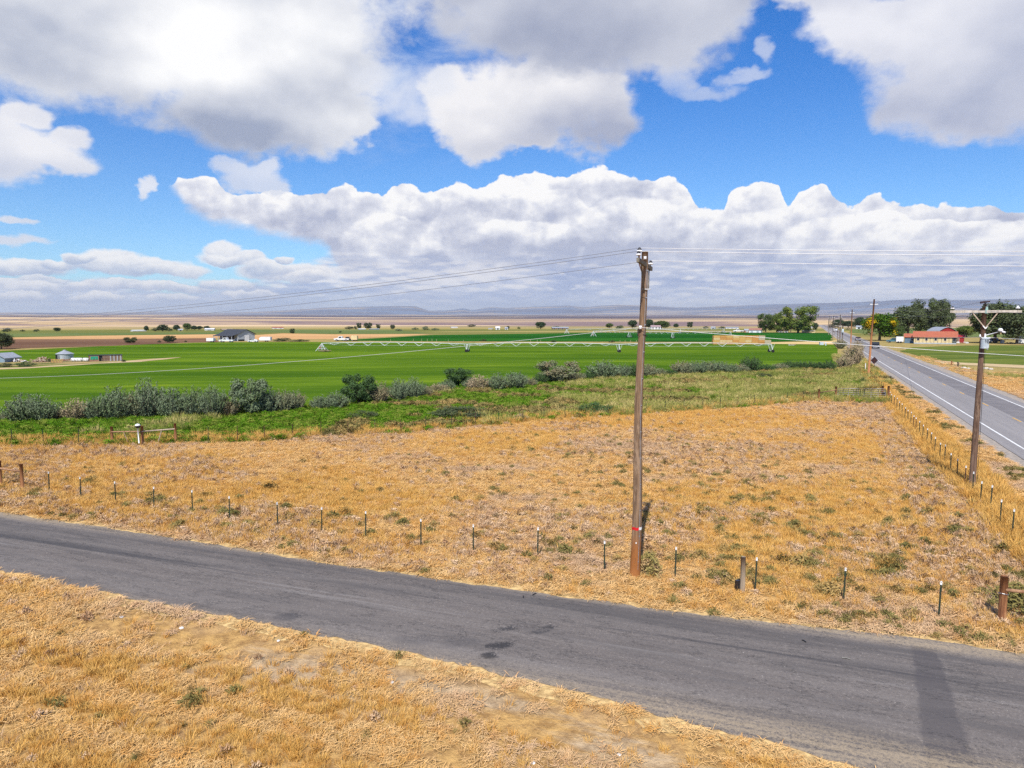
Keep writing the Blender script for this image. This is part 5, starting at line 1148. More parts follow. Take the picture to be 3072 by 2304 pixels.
# ------------------------------------------------------------------ farm buildings, vehicles, machines
def paint(n, c, r=.6, v=.1, sc=2.0, m=0.0): return mat(n, c, r, m, v, sc)
C_wht = paint('white_paint', (.78, .78, .78)); C_gry = paint('light_grey_sheet', (.42, .46, .50)); C_roofd = paint('dark_metal_roof', (.045, .05, .06)); C_red = paint('barn_red', (.34, .03, .03)); C_terra = paint('terracotta_roof', (.42, .13, .07))
C_crm = paint('cream_wall', (.68, .55, .30)); C_blu = paint('slate_blue_wall', (.12, .19, .26)); C_glass = paint('dark_window_glass', (.03, .035, .045), .15); C_blk = paint('black_paint', (.015, .017, .022), .3); C_tyre = paint('tyre_rubber', (.02, .02, .02), .9)
C_galv = mat('weathered_galvanised_sheet', (.48, .50, .53), .5, .4, .1, 2); C_brn = paint('brown_boards', (.20, .13, .09)); C_pink = paint('pinkish_roof', (.38, .27, .27)); C_teal = paint('green_tarp', (.02, .30, .18)); C_org = paint('orange_pallet_wood', (.60, .33, .12)); C_lum = paint('pale_lumber', (.52, .40, .30)); C_lumr = paint('reddish_lumber', (.36, .18, .13))
def gabled(name, label, cat, p, rz, W, L, eave, ridge, wall, roof, door=None, wins=(), trim=None, over=.35, gable_door=None, boards=0):
    """L along local x (ridge direction), W along local y; gable faces at +x / -x; local -y side faces the camera when rz = 0"""
    t = thing(name, label, cat, p, rz)
    mb = MB(); mb.prism([(-W / 2, 0), (W / 2, 0), (W / 2, eave), (0, ridge), (-W / 2, eave)], lambda u, v: (-L / 2, u, v), lambda u, v: (L / 2, u, v)); w = mb.build('wall', wall, t)
    for s in (-1, 1):
        sl = (ridge - eave) / (W / 2); mb = MB(); e = W / 2 + over; a = (-(L / 2 + over), s * e, eave - sl * over + .03); b = (L / 2 + over, s * e, eave - sl * over + .03); c = (L / 2 + over, 0, ridge + .03); d = (-(L / 2 + over), 0, ridge + .03)
        up = Vector((0, 0, .12)); mb.add([a, b, c, d] + [tuple(Vector(q) + up) for q in (a, b, c, d)], [(0, 1, 2, 3), (4, 7, 6, 5), (0, 4, 5, 1), (1, 5, 6, 2), (2, 6, 7, 3), (3, 7, 4, 0)]); mb.build('roof_slope', roof, t)
    for (side, u, z0, ww, hh, m, nm) in wins:
        mb = MB()
        if side == 'front': mb.box((u, -W / 2 - .03, z0 + hh / 2), (ww + .16, .07, hh + .16)); f = mb.build('window_frame' if nm == 'window' else nm + '_frame', trim or C_wht, t); mb = MB(); mb.box((u, -W / 2 - .07, z0 + hh / 2), (ww, .05, hh)); mb.build(nm, m, f)
        else:
            x = L / 2 * (1 if side == 'right' else -1); d = .03 * (1 if side == 'right' else -1)
            mb.box((x + d, u, z0 + hh / 2), (.07, ww + .16, hh + .16)); f = mb.build('window_frame' if nm == 'window' else nm + '_frame', trim or C_wht, t); mb = MB(); mb.box((x + d * 2.3, u, z0 + hh / 2), (.05, ww, hh)); mb.build(nm, m, f)
    return t
def facing(p): return -math.atan2(p.x, p.y)      # rotation that turns the local -y side squarely to the camera station
# pole barn, left
p = G(712, 1022); t = gabled('pole_barn', 'grey metal pole barn with dark gable roof at the far side of the green field', 'barn', p, R(-34) + math.pi * 0, 8.4, 13.0, 3.0, 4.9, C_gry, C_roofd, trim=C_blk,
    wins=[('right', .2, 0, 2.4, 2.6, C_wht, 'big_door'), ('front', -3.6, .2, 2.6, 2.3, C_blk, 'open_bay'), ('front', -.4, .2, 2.6, 2.3, C_blk, 'open_bay'), ('front', 2.6, .2, 2.4, 2.3, C_blk, 'open_bay')], over=.5)
mb = MB(); mb.prism([(-4.2, 3.1), (-4.2, 2.95), (-7.2, 2.1), (-7.2, 2.25)], lambda u, v: (-7.0, u, v), lambda u, v: (6.6, u, v)); mb.build('lean_to_roof', C_roofd, t)
for k in range(5):
    mb = MB(); mb.box((-6.6 + k * 3.2, -7.0, 1.05), (.2, .2, 2.1)); mb.build('lean_to_post', C_gry, t)
mb = MB(); mb.box((6.55, -.0, .35), (.05, 8.3, .7)); mb.build('wainscot', C_blk, t)
def vehicle(kind, label, p, rz, body, s=1.0, cat=None):
    t = thing({'pickup': 'pickup_truck', 'car': 'car', 'suv': 'suv'}[kind], label, cat or ('pickup truck' if kind == 'pickup' else 'car'), p, rz, None, s); L, W = (5.6, 1.95) if kind == 'pickup' else (4.6, 1.8)
    H = .98 if kind == 'pickup' else .85
    prof = {'pickup': [(-L / 2, .45), (-L / 2, H), (-.55, H), (-.35, 1.02), (-.2, 1.72), (.15, 1.80), (.95, 1.78), (1.45, 1.12), (2.55, .98), (L / 2, .85), (L / 2, .42)],
            'car': [(-L / 2, .35), (-L / 2, .85), (-1.7, .95), (-1.1, 1.38), (.3, 1.42), (1.1, .95), (2.1, .82), (L / 2, .65), (L / 2, .32)],
            'suv': [(-L / 2, .4), (-L / 2, 1.0), (-2.0, 1.68), (.4, 1.72), (1.1, 1.08), (2.1, .98), (L / 2, .85), (L / 2, .38)]}[kind]
    mb = MB(); mb.prism(prof, lambda u, v: (u, -W / 2, v), lambda u, v: (u, W / 2, v)); b = mb.build('body', body, t); bv = b.modifiers.new('bevel', 'BEVEL'); bv.width = .06; bv.segments = 2
    x0, x1, z0, z1 = (-.1, 1.1, 1.12, 1.66) if kind == 'pickup' else (-1.0, .7, .98, 1.32) if kind == 'car' else (-1.8, .7, 1.12, 1.58)
    mb = MB(); mb.add([(x0, -W / 2 - .012, z0), (x1, -W / 2 - .012, z0), (x1 - .35, -W / 2 - .012, z1), (x0 + .1, -W / 2 - .012, z1)], [(0, 1, 2, 3)]); mb.build('side_window', C_glass, t)
    mb = MB(); mb.add([(x0, W / 2 + .012, z0), (x1, W / 2 + .012, z0), (x1 - .35, W / 2 + .012, z1), (x0 + .1, W / 2 + .012, z1)], [(3, 2, 1, 0)]); mb.build('side_window', C_glass, t)
    wx = prof[-5:] ; A = (1.45, 1.12) if kind == 'pickup' else (1.1, .95) if kind == 'car' else (1.1, 1.08); B = (.95, 1.78) if kind == 'pickup' else (.3, 1.42) if kind == 'car' else (.4, 1.72)
    q = lambda f: (A[0] + (B[0] - A[0]) * f + .02, A[1] + (B[1] - A[1]) * f + .01)
    mb = MB(); a_, b_ = q(.1), q(.9); mb.add([(a_[0], -W / 2 + .12, a_[1]), (a_[0], W / 2 - .12, a_[1]), (b_[0], W / 2 - .2, b_[1]), (b_[0], -W / 2 + .2, b_[1])], [(0, 1, 2, 3)]); mb.build('windscreen', C_glass, t)
    for x in (-L * .31, L * .32):
        for y in (-1, 1):
            mb = MB(); mb.tube([(x, y * (W / 2 - .22), .37), (x, y * (W / 2 + .01), .37)], .37, 14); wh = mb.build('wheel', C_tyre, t); mb = MB(); mb.tube([(x, y * (W / 2 + .005), .37), (x, y * (W / 2 + .02), .37)], .2, 10); mb.build('rim', M_steel, wh)
    for y in (-1, 1):
        mb = MB(); mb.box((L / 2 + .01, y * (W / 2 - .3), .72), (.04, .4, .18)); mb.build('headlight', C_wht, t)
        mb = MB(); mb.box((-L / 2 - .01, y * (W / 2 - .2), .8), (.03, .2, .2)); mb.build('tail_light', paint('tail_red', (.4, .02, .02)), t)
    mb = MB(); mb.box((L / 2 + .015, 0, .68), (.03, .9, .22)); mb.build('grille', M_steel, t)
    mb = MB(); mb.box((L / 2 + .05, 0, .48), (.12, W - .1, .16)); mb.build('bumper', M_steel, t)
    return t
hwdir = math.atan2(-HU.y, -HU.x)       # driving towards the camera side
def on_hw(y, off):  # point of the lane at the given photograph row
    a = 1.0
    for k in range(60):
        g = HW(20 + k * 15, off); py = 1152 - FPX * math.tan(math.atan2(CAM_H * -1, g.y) + PITCH)
        if py <= y: return g + Vector((0, 0, .062))
    return g
def hw_at(y, off):
    lo_, hi_ = 20.0, 1250.0
    for _ in range(50):
        m_ = (lo_ + hi_) / 2; g = HW(m_, off); py = 1152 - FPX * math.tan(PITCH - math.atan2(CAM_H, g.y)); lo_, hi_ = (m_, hi_) if py > y else (lo_, m_)
    return HW(lo_, off, .062)
vehicle('pickup', 'black pickup truck driving toward us on the highway', hw_at(1045, 19.6), hwdir, C_blk, 1.12)
vehicle('car', 'dark red car behind the black pickup on the highway', hw_at(1022, 19.6), hwdir, paint('dark_red_paint', (.10, .02, .025), .3), 1.1)
vehicle('suv', 'white vehicle small and far up the highway beside the short poles', hw_at(995, 18.0), hwdir, C_wht, 1.5)
vehicle('pickup', 'white pickup parked under the pole barn eave', G(681, 1027), R(175), C_wht, 1.05)
vehicle('car', 'white car parked by the pole barn big door', G(760, 1027), R(170), C_wht, .9)
vehicle('pickup', 'white pickup parked right of the hedge beyond the irrigation pipe', G(1026, 1023), R(180), C_wht, 1.15)
vehicle('pickup', 'dark pickup parked between the white pickup and the beige box truck', G(1046, 1023), R(180), C_blk, 1.0)
vehicle('suv', 'dark blue car in the row right of the transformer pole', G(2975, 1027), R(175), paint('navy_paint', (.02, .03, .09), .3), 1.0)
vehicle('car', 'black car right of the navy one under the huge tree', G(2995, 1027.5), R(175), C_blk, .95)
vehicle('car', 'white car left of the navy one by the transformer pole', G(2957, 1028), R(178), C_wht, .9)
vehicle('suv', 'blue car half behind the white trailer beside the blue shop', G(2681, 1028), R(140), paint('teal_blue_paint', (.08, .20, .26), .3), 1.1)
vehicle('pickup', 'white pickup by the red and white farm sheds', G(2215, 996.5), R(175), C_wht, 1.3); vehicle('car', 'pale car right of that white pickup', G(2240, 996.5), R(175), C_gry, 1.3)
def trailer(label, p, rz, L, H, m, name='trailer', cat='trailer', wins=0, nose=False):
    t = thing(name, label, cat, p, rz); W = 2.2; prof = [(-L / 2, .5), (L / 2, .5), (L / 2, H * (.75 if nose else 1)), (L / 2 - (.7 if nose else .05), H), (-L / 2, H)]
    mb = MB(); mb.prism(prof, lambda u, v: (u, -W / 2, v), lambda u, v: (u, W / 2, v)); b = mb.build('box_body', m, t); bv = b.modifiers.new('bevel', 'BEVEL'); bv.width = .08; bv.segments = 2
    for x in (-.5, .4):
        mb = MB(); mb.tube([(x, -W / 2 - .02, .35), (x, -W / 2 + .2, .35)], .35, 12); mb.build('wheel', C_tyre, t)
    for k in range(wins):
        mb = MB(); mb.box((-L / 2 + (k + .7) * L / (wins + .4), -W / 2 - .02, H * .66), (L / wins * .38, .04, .5)); mb.build('window', C_glass, t)
    mb = MB(); mb.beam((L / 2, 0, .5), (L / 2 + .9, 0, .45), .1, .1); mb.build('tow_bar', C_blk, t)
    return t
trailer('white enclosed box trailer left of the pole barn', G(633, 1027), R(178), 2.9, 1.75, C_wht, wins=1)
trailer('long white camper trailer with windows right of the pole barn', G(797, 1025), R(180), 4.7, 2.0, C_wht, 'camper_trailer', 'camper', 4, True)
trailer('beige box truck body beyond the irrigation pipe', G(1064, 1023), R(180), 2.6, 2.3, C_crm, 'box_truck', 'truck', 0)
trailer('white rounded enclosed trailer beside the blue end of the red-roofed shop', G(2699, 1029), facing(G(2699, 1029)), 2.6, 2.5, C_wht, wins=0)
# red-roofed shop
c = G(2804, 1031); L = 108 * c.y / FPX
t = gabled('shop_building', 'long cream shop with terracotta roof beside the highway', 'shop', c, facing(c), 7.5, L, 2.7, 4.6, C_crm, C_terra, trim=C_wht,
    wins=[('front', L * f, 1.3, .75, .9, C_glass, 'window') for f in (-.40, -.20, .02, .24)] + [('front', L * .455, 1.2, .9, 1.1, C_glass, 'window')], over=.5)
for k in range(10):
    mb = MB(); mb.box((-L * .46 + k * L * .088, -3.80, 1.3), (.10, .06, 2.5)); mb.build('wall_batten', C_brn, t)
mb = MB(); mb.box((0, -3.8, .22), (L, .1, .44)); mb.build('base_trim', C_gry, t)
mb = MB(); mb.box((L * .455, -3.79, 1.3), (L * .10, .05, 2.6)); mb.build('dark_end_wall', paint('dark_green_grey', (.07, .09, .08)), t)
c = G(2731, 1029); gabled('shop_wing', 'slate blue wing with terracotta roof at the left end of the shop', 'shop wing', c, facing(c), 5.5, 31 * c.y / FPX, 2.4, 3.6, C_blu, C_terra, trim=C_wht, wins=[('front', .8, 1.0, 1.0, .7, C_glass, 'window')], over=.35)
# red barn with gambrel roof
c = G(2862, 1026); t = thing('red_barn', 'dark red barn with rounded grey gambrel roof behind the shop', 'barn', c + Vector((0, 9, 0)), facing(c) + R(-60)); W = 9.0; L = 9.0
gm = [(-W / 2, 0), (W / 2, 0), (W / 2, 2.6), (W * .34, 4.6), (W * .15, 5.6), (0, 5.95), (-W * .15, 5.6), (-W * .34, 4.6), (-W / 2, 2.6)]
mb = MB(); mb.prism(gm, lambda u, v: (-L / 2, u, v), lambda u, v: (L / 2, u, v)); mb.build('wall', C_red, t)
for i in range(2, 8):
    a, b = gm[i], gm[i + 1]; mb = MB(); q = [Vector((s * (L / 2 + .4), u * 1.04, v + .06)) for s in (-1, 1) for (u, v) in (a, b)]; up = Vector((0, 0, .1)); mb.add([q[0], q[1], q[3], q[2], q[0] + up, q[1] + up, q[3] + up, q[2] + up], [(0, 1, 2, 3), (4, 7, 6, 5), (0, 4, 5, 1), (1, 5, 6, 2), (2, 6, 7, 3), (3, 7, 4, 0)]); mb.build('roof_panel', C_galv, t)
mb = MB(); mb.box((-L / 2 - .05, 0, 1.3), (.08, 2.6, 2.6)); mb.build('barn_door', C_red, t)
c = G(2888, 1028); gabled('red_shed', 'low red lean-to shed right of the gambrel barn', 'shed', c + Vector((0, 4, 0)), facing(c), 4, 5.2, 2.2, 2.9, C_red, C_red, wins=[('front', 0, .1, 1.6, 1.7, C_brn, 'door')])
c = G(3066, 1029); gabled('white_shed', 'small white shed with dark roof at the right picture edge', 'shed', c, facing(c), 3.5, 3.4, 2.0, 2.8, C_wht, C_roofd, wins=[('front', -.6, .2, .8, 1.5, C_gry, 'door')])
t = thing('water_tank', 'white upright tank box standing by the parked cars on the right', 'tank', G(3007, 1030)); mb = MB(); mb.box((0, 0, .62), (.85, .85, 1.25)); mb.build('tank_body', C_wht, t); mb = MB(); mb.tube([(0, 0, 1.25), (0, 0, 1.35)], .2, 10); mb.build('lid', C_wht, t)
# junk round the shop
for i, (x, y, dx, h, m, lb) in enumerate([(2872, 1030, 1.6, .7, C_wht, 'white heap of boxes right of the shop'), (2886, 1030, 1.8, .6, C_lumr, 'reddish heap of boards right of the shop'), (2900, 1030, 1.6, .6, C_wht, 'pale junk heap under the hoist frame'), (3030, 1030, 2.2, .5, C_lum, 'pale covered pile right of the upright tank')]):
    t = thing('junk_pile', lb, 'junk pile', G(x, y)); rg = random.Random(i)
    for k in range(6): mb = MB(); mb.box((rg.uniform(-dx / 2, dx / 2), rg.uniform(-.5, .5), h * rg.uniform(.2, .6)), (rg.uniform(.3, .9), rg.uniform(.3, .8), h * rg.uniform(.4, .9)), rg.uniform(0, 3)); mb.build('junk_piece', m, t)
# far farmsteads
FB = [(2267, 998, 34, 13, C_wht, C_lumr, 'white and red shed with low roof by the leafy farmstead', 2), (2240, 997, 14, 10, C_lumr, C_galv, 'small pink-walled shed left of the white and red one', 1), (2425, 998, 34, 7, C_crm, C_crm, 'low cream wall-like shed beside the highway', 0), (2340, 997, 14, 8, C_wht, C_brn, 'white shed left half under the farmstead trees', 1), (2358, 997, 12, 8, C_wht, C_brn, 'white shed right half under the farmstead trees', 1),
      (2428, 985, 16, 5, C_wht, C_wht, 'white roofed house behind the round dark tree', 1), (1966, 988, 28, 12, C_wht, C_pink, 'farmhouse with pinkish roof right of the tall pole', 3), (2140, 987, 12, 7, C_gry, C_galv, 'grey distant house on the dark strip', 1), (2195, 986, 36, 5, C_wht, C_galv, 'long low pale distant shed', 3),
      (1493, 989, 12, 9, C_wht, C_wht, 'white far gable house left', 1), (1519, 989, 8, 7, C_wht, C_galv, 'second smaller white far house', 1), (1472, 989, 12, 4, C_crm, C_galv, 'low pale shed left of the white far house', 0), (1680, 988, 48, 7, C_brn, C_galv, 'long open-sided far shed right of the great round tree', 4),
      (833, 986, 30, 5, C_wht, C_terra, 'white and red far building above the pole barn', 2), (415, 994, 36, 4, C_wht, C_wht, 'long flat white roof left of the far farmstead row', 0), (541, 993, 12, 6, C_crm, C_gry, 'small cream farmhouse between the far trees', 1), (630, 991, 26, 6, C_wht, C_wht, 'white roofed barn of the far farmstead', 1), (680, 991, 30, 4, C_brn, C_lum, 'low brown sheds right of the white roofed barn', 2),
      (1085, 989, 20, 3, C_wht, C_wht, 'tiny white building below the left twin far tree', 0), (1123, 989, 26, 3, C_gry, C_galv, 'tiny grey building between far trees', 0), (1362, 984, 18, 3, C_wht, C_wht, 'tiny pale buildings on the far plain', 0), (2578, 987, 16, 10, C_wht, C_galv, 'white house right of the highway far off', 1), (2690, 985, 14, 6, C_lumr, C_galv, 'pale pink house behind the yellow-patched tree', 1), (2770, 985, 24, 6, C_wht, C_lumr, 'white sheds seen between the grove trunks', 2), (2830, 984, 20, 6, C_lumr, C_terra, 'reddish far shed at the right foot of the grove', 1)]
for x, y, w, h, wm, rm, lb, nw in FB:
    c = G(x, y); k = c.y / FPX; L = w * k; H = h * k; nm = 'farmhouse' if 'house' in lb else 'farm_shed'
    gabled(nm, lb, 'house' if 'house' in lb else 'shed', c, facing(c) + R(random.choice((-8, 5, 10))), min(L, 10), L, H * .6, H, wm, rm, over=.3, wins=[('front', L * ((i + .5) / nw - .5), H * .08, L / nw * .4, H * .4, C_glass if 'house' in lb or wm is C_brn else C_gry, 'window' if 'house' in lb else 'door') for i in range(nw)])
# left farmyard
c = G(195, 1078); t = thing('grain_bin', 'round galvanised grain bin with conical roof in the left farmyard', 'grain bin', c); r = 1.75
mb = MB(); mb.lathe([(r, 0), (r, .3), (r * 1.008, .32), (r, .34), (r, .62), (r * 1.008, .64), (r, .66), (r, .95), (r * 1.008, .97), (r, .99), (r, 1.32)], (0, 0, 0), 28); mb.build('wall', C_galv, t)
mb = MB(); mb.lathe([(r * 1.1, 1.27), (r * 1.1, 1.31), (.32, 2.05), (.32, 2.18), (.02, 2.26)], (0, 0, 0), 28); mb.build('roof', C_galv, t)
mb = MB(); mb.box((-.95, -1.50, .55), (.6, .25, 1.1), R(-30)); mb.build('door', C_blk, t); mb = MB(); mb.box((-.25, -1.74, .5), (.14, .1, 1.0)); mb.build('ladder', C_blk, t)
c = G(14, 1086); gabled('metal_shed', 'blue-grey gabled shed at the left picture edge', 'shed', c, facing(c) + R(50), 3.6, 4.2, 1.0, 1.9, paint('blue_grey_sheet', (.24, .31, .38)), C_galv, wins=[('right', 0, .05, 1.6, .9, C_gry, 'door')])
c = G(317, 1084); t = thing('slat_shack', 'low grey board shack with dark opening and green panel in the left farmyard', 'shack', c, facing(c)); L = 88 * c.y / FPX
mb = MB(); mb.box((0, .9, 1.38), (L * 1.02, 2.2, .08)); mb.build('roof', C_roofd, t); mb = MB(); mb.box((0, 1.8, .65), (L, .1, 1.3)); mb.build('back_wall', C_brn, t)
for k in range(12): mb = MB(); mb.box((L * (.12 + .37 * k / 11), -.08 + .02 * (k % 2), .66), (L * .028, .05, 1.3)); mb.build('board', [M_post2, C_gry, C_brn][k % 3], t)
for k in range(7): mb = MB(); mb.box((L * .02, -.12, .15 + k * .17), (L * .22, .04, .07)); mb.build('slat', [C_lum, C_lumr][k % 2], t)
mb = MB(); mb.box((-L * .33, -.1, .66), (L * .28, .06, 1.2)); mb.build('board_wall', C_lumr, t); mb = MB(); mb.box((-L * .33, -.15, .80), (L * .22, .05, .72)); mb.build('green_panel', C_teal, t); mb = MB(); mb.box((-L * .125, 0, .6), (L * .08, .06, 1.2)); mb.build('opening', C_blk, t)
rg = random.Random(12)
def pile(label, x, y, w, h, mats, n, name='lumber_pile', cat='lumber pile', lean=.6):
    c = G(x, y); k = c.y / FPX; t = thing(name, label, cat, c)
    for i in range(n):
        a = Vector((rg.uniform(-.5, .5) * w * k, rg.uniform(-.5, .5), rg.uniform(.05, h * k * .7))); l = rg.uniform(.6, 1.6); d = Vector((rg.uniform(-1, 1), rg.uniform(-.4, .4), rg.uniform(-lean, lean) * .5)).normalized() * l / 2
        b = a + d; a = a - d; a.z = max(a.z, .05); b.z = min(max(b.z, .05), h * k * 1.1); mb = MB(); mb.beam(a, b, .14, .10); mb.build('board', mats[i % len(mats)], t)
pile('tangled heap of pinkish lumber left of the grain bin', 112, 1087, 34, 13, [C_lum, C_lumr, C_lum], 34); pile('taller heap of leaning boards between lumber heap and grain bin', 132, 1086, 24, 20, [C_lumr, C_lum], 22, lean=1.6); pile('pale scrap heap beside the blue-grey shed', 55, 1086, 40, 9, [C_lum, C_wht, C_lum], 24)
pile('low rusty scrap row right of the grain bin', 203, 1084, 26, 10, [C_lumr, C_brn, C_lum], 18)
t = thing('pallet_stack', 'row of orange pallets leaning below the grain bin', 'pallets', G(171, 1088))
for k in range(8): mb = MB(); mb.box((-1.15 + k * .33, 0, .38), (.10, .06, .78), M=Matrix.Rotation(.25, 3, 'Y')); mb.build('slat', C_org, t)
for z in (.12, .68): mb = MB(); mb.box((0, .06, z), (2.6, .06, .1)); mb.build('rail', C_org, t)
for i, (x, w, lb) in enumerate([(222, 14, 'leftmost white tank lying in the left farmyard'), (238, 18, 'middle white tank lying in the left farmyard'), (258, 16, 'rightmost white tank beside the shack')]):
    c = G(x, 1085); k = c.y / FPX; t = thing('white_tank', lb, 'tank', c); mb = MB(); mb.tube([(-w * k * .5, 0, .42), (-w * k * .42, 0, .42), (w * k * .42, 0, .42), (w * k * .5, 0, .42)], [.2, .42, .42, .2], 12); mb.build('tank_body', C_wht, t, True)
    for s in (-1, 1): mb = MB(); mb.box((s * w * k * .3, 0, .1), (.12, .7, .2)); mb.build('skid', C_brn, t)
rg2 = random.Random(3)
t = thing('yard_fence', 'thin picket and wire fence in front of the left farmyard', 'fence', G(210, 1090))
b0 = G(210, 1090)
for k in range(26):
    q = G(90 + k * 9, 1091 - k * .25) - b0; mb = MB(); mb.box((q.x, q.y, .35), (.07, .07, .7 + rg2.uniform(0, .3))); mb.build('picket', M_post2, t)
# haystack: every bale a thing
c0 = G(2148, 1032); kk = c0.y / FPX; BLN, BH_, BD = 2.30, .80, 1.15; hs0 = G(2148, 1033); dirx = Vector((math.cos(R(-4)), math.sin(R(-4)), 0)); diry = Vector((-dirx.y, dirx.x, 0))
M_bale = [mat('golden_straw_bale', (.62, .40, .14), .95, 0, .2, 5, (.42, .25, .08), .05, .8, (1, 1, 5)), mat('pale_straw_bale', (.66, .50, .26), .95, 0, .2, 5, (.46, .33, .16), .05, .8, (1, 1, 5)), mat('orange_straw_bale', (.58, .30, .09), .95, 0, .2, 5, (.40, .20, .07), .05, .8, (1, 1, 5)), mat('greyed_straw_bale', (.50, .43, .30), .95, 0, .2, 5, (.34, .29, .20), .05, .8, (1, 1, 5))]
def bale_mesh(m):
    mb = MB(); n = 7
    for i in range(n): mb.box((-BLN / 2 + BLN / n * (i + .5), 0, BH_ / 2), (BLN / n * .96, BD * (.97 + .02 * (i % 2)), BH_ * (.97 + .015 * (i % 3))))
    a = mb.mesh('bale_straw', m); mb = MB()
    return a
BM = [bale_mesh(m) for m in M_bale]; mb = MB()
for y in (-.30, 0, .30):
    mb.box((0, y, BH_ + .003), (BLN + .03, .02, .012)); mb.box((BLN / 2 + .012, y, BH_ / 2), (.012, .02, BH_)); mb.box((-BLN / 2 - .012, y, BH_ / 2), (.012, .02, BH_))
TW = mb.mesh('twine', paint('orange_twine', (.55, .25, .08)))
LAY = ['bottom', 'second', 'third', 'top']
for l in range(4):
    nb = (9, 9, 8, 8)[l]
    for d in range(2):
        for i in range(nb):
            p = hs0 + dirx * (i * (BLN + .05) + (.15 if l > 1 else 0)) + diry * (d * (BD + .04) + random.uniform(-.05, .05)) + Vector((0, 0, .02 + l * (BH_ + .02)))
            if l < 3 and d == 1 and 0 < i < nb - 1: continue
            lb = '%s straw bale in the %s layer of the haystack, %s row' % (ORD[i], LAY[l], 'front' if d == 0 else 'back')
            t = thing('straw_bale', lb, 'bale', p, R(-4) + random.uniform(-.01, .01), 'straw bales of the long haystack'); inst('bale_straw', BM[(3 if i >= nb - 1 else random.choice((0, 0, 1, 2)))], t); inst('twine', TW, t)
# centre pivots
C_piv = mat('pivot_galvanised_pipe', (.66, .68, .69), .5, .1, .08, 3)
def pivot(label, tw, hz_, base_first=True, vs=8, drops=True, m=C_piv, depth=1.9):
    """tw: photograph foot points of the pivot base and the towers"""
    P = [G(*q) for q in tw]; t = thing('irrigation_pivot', label, 'irrigation pivot', P[0]); O = P[0]
    for i in range(len(P) - 1):
        a, b = P[i] - O, P[i + 1] - O; d = b - a; u = d.normalized(); s = Vector((-u.y, u.x, 0)); n = 16; arch = .85
        f = lambda k: a.lerp(b, k) + Vector((0, 0, hz_ + arch * 4 * k * (1 - k) * .5))
        mb = MB(); mb.tube([f(k / n) for k in range(n + 1)], .09, 6, False); mb.build('span_pipe', m, t, True)
        mb = MB()
        for k in range(vs):
            q = f((k + .75) / (vs + .5)); w = d.length / (vs + .5) * .30; dp = Vector((0, 0, -.95 * min(1, math.sin((k + .9) / (vs + .8) * math.pi) + .25)))
            for sg in (-1, 1):
                mb.tube([q + u * sg * w, q + dp + s * .5], .038, 4, False); mb.tube([q + u * sg * w, q + dp - s * .5], .038, 4, False)
            mb.tube([q + dp + s * .5, q + dp - s * .5], .03, 4, False)
        mb.build('truss_struts', m, t)
        mb = MB()
        for sg in (-1, 1):
            L_ = [a + Vector((0, 0, hz_))] + [f((k + .75) / (vs + .5)) + Vector((0, 0, -.95 * min(1, math.sin((k + .9) / (vs + .8) * math.pi) + .25))) + s * .5 * sg for k in range(vs)] + [b + Vector((0, 0, hz_ - .2))]
            mb.tube(L_, .012, 3, False)
        mb.build('truss_rods', m, t)
        # tower
        mb = MB(); tp = b + Vector((0, 0, hz_))
        for sg in (-1, 1):
            for e in (-1, 1): mb.tube([tp + s * .15 * e + u * .12 * sg, b + s * 1.3 * e + u * .55 * 0 + Vector((0, 0, .45))], .05, 5)
        for z, w in ((1.2, .62), (.7, .95)): mb.tube([b + s * w + Vector((0, 0, z)), b - s * w + Vector((0, 0, z))], .035, 4)
        for e in (-1, 1): mb.tube([tp + u * .9 * e + Vector((0, 0, .05)), b + u * .25 * e + Vector((0, 0, .55))], .05, 5)
        mb.tube([b + s * 1.5 + Vector((0, 0, .45)), b - s * 1.5 + Vector((0, 0, .45))], .06, 6); mb.build('tower_frame', m, t)
        for e in (-1, 1):
            w = b + s * 1.5 * e; mb = MB(); mb.tube([w + Vector((0, 0, .42)) - u.cross(Vector((0, 0, 1))) * .14, w + Vector((0, 0, .42)) + u.cross(Vector((0, 0, 1))) * .14], .42, 14); mb.build('wheel', C_tyre, t)
    if base_first:
        for sx_ in (-1, 1):
            for sy_ in (-1, 1):
                mb = MB(); mb.tube([(0, 0, hz_), (sx_ * 1.5, sy_ * 1.5, 0)], .07, 6); mb.build('base_leg', m, t)
        mb = MB(); mb.tube([(0, 0, 0), (0, 0, hz_ + .1)], .10, 8); mb.build('riser', m, t)
        for z, w in ((.7, 1.05), (1.4, .55)):
            mb = MB(); [mb.tube([(a_, b_, z), (c_, d_, z)], .04, 4) for a_, b_, c_, d_ in ((-w, -w, w, -w), (w, -w, w, w), (w, w, -w, w), (-w, w, -w, -w))]; mb.build('base_brace', m, t)
        mb = MB(); mb.box((-.45, -.5, 1.0), (.5, .3, .7)); mb.build('control_box', C_lumr, t)
    return t
pivot('long white irrigation pivot with truss spans crossing the bright green field', [(966, 1053), (1402, 1056), (1857, 1057), (2313, 1057)], 2.25)
pivot('second irrigation pivot standing in the dark green field', [(1780, 1009), (1888, 1013), (2018, 1016), (2190, 1012)], 2.9, vs=7)
pivot('third thin irrigation pivot line at the far edge of the dark green field', [(1700, 1001), (2040, 999), (2170, 998)], 2.9, vs=9)
plant('dirt_weeds', 'dry weeds piled round the foot of the nearest pivot base', 'weeds', TRE['bush'][0], 975, 1055, 46, 8, L_pink, None, 'foliage', 'stems')
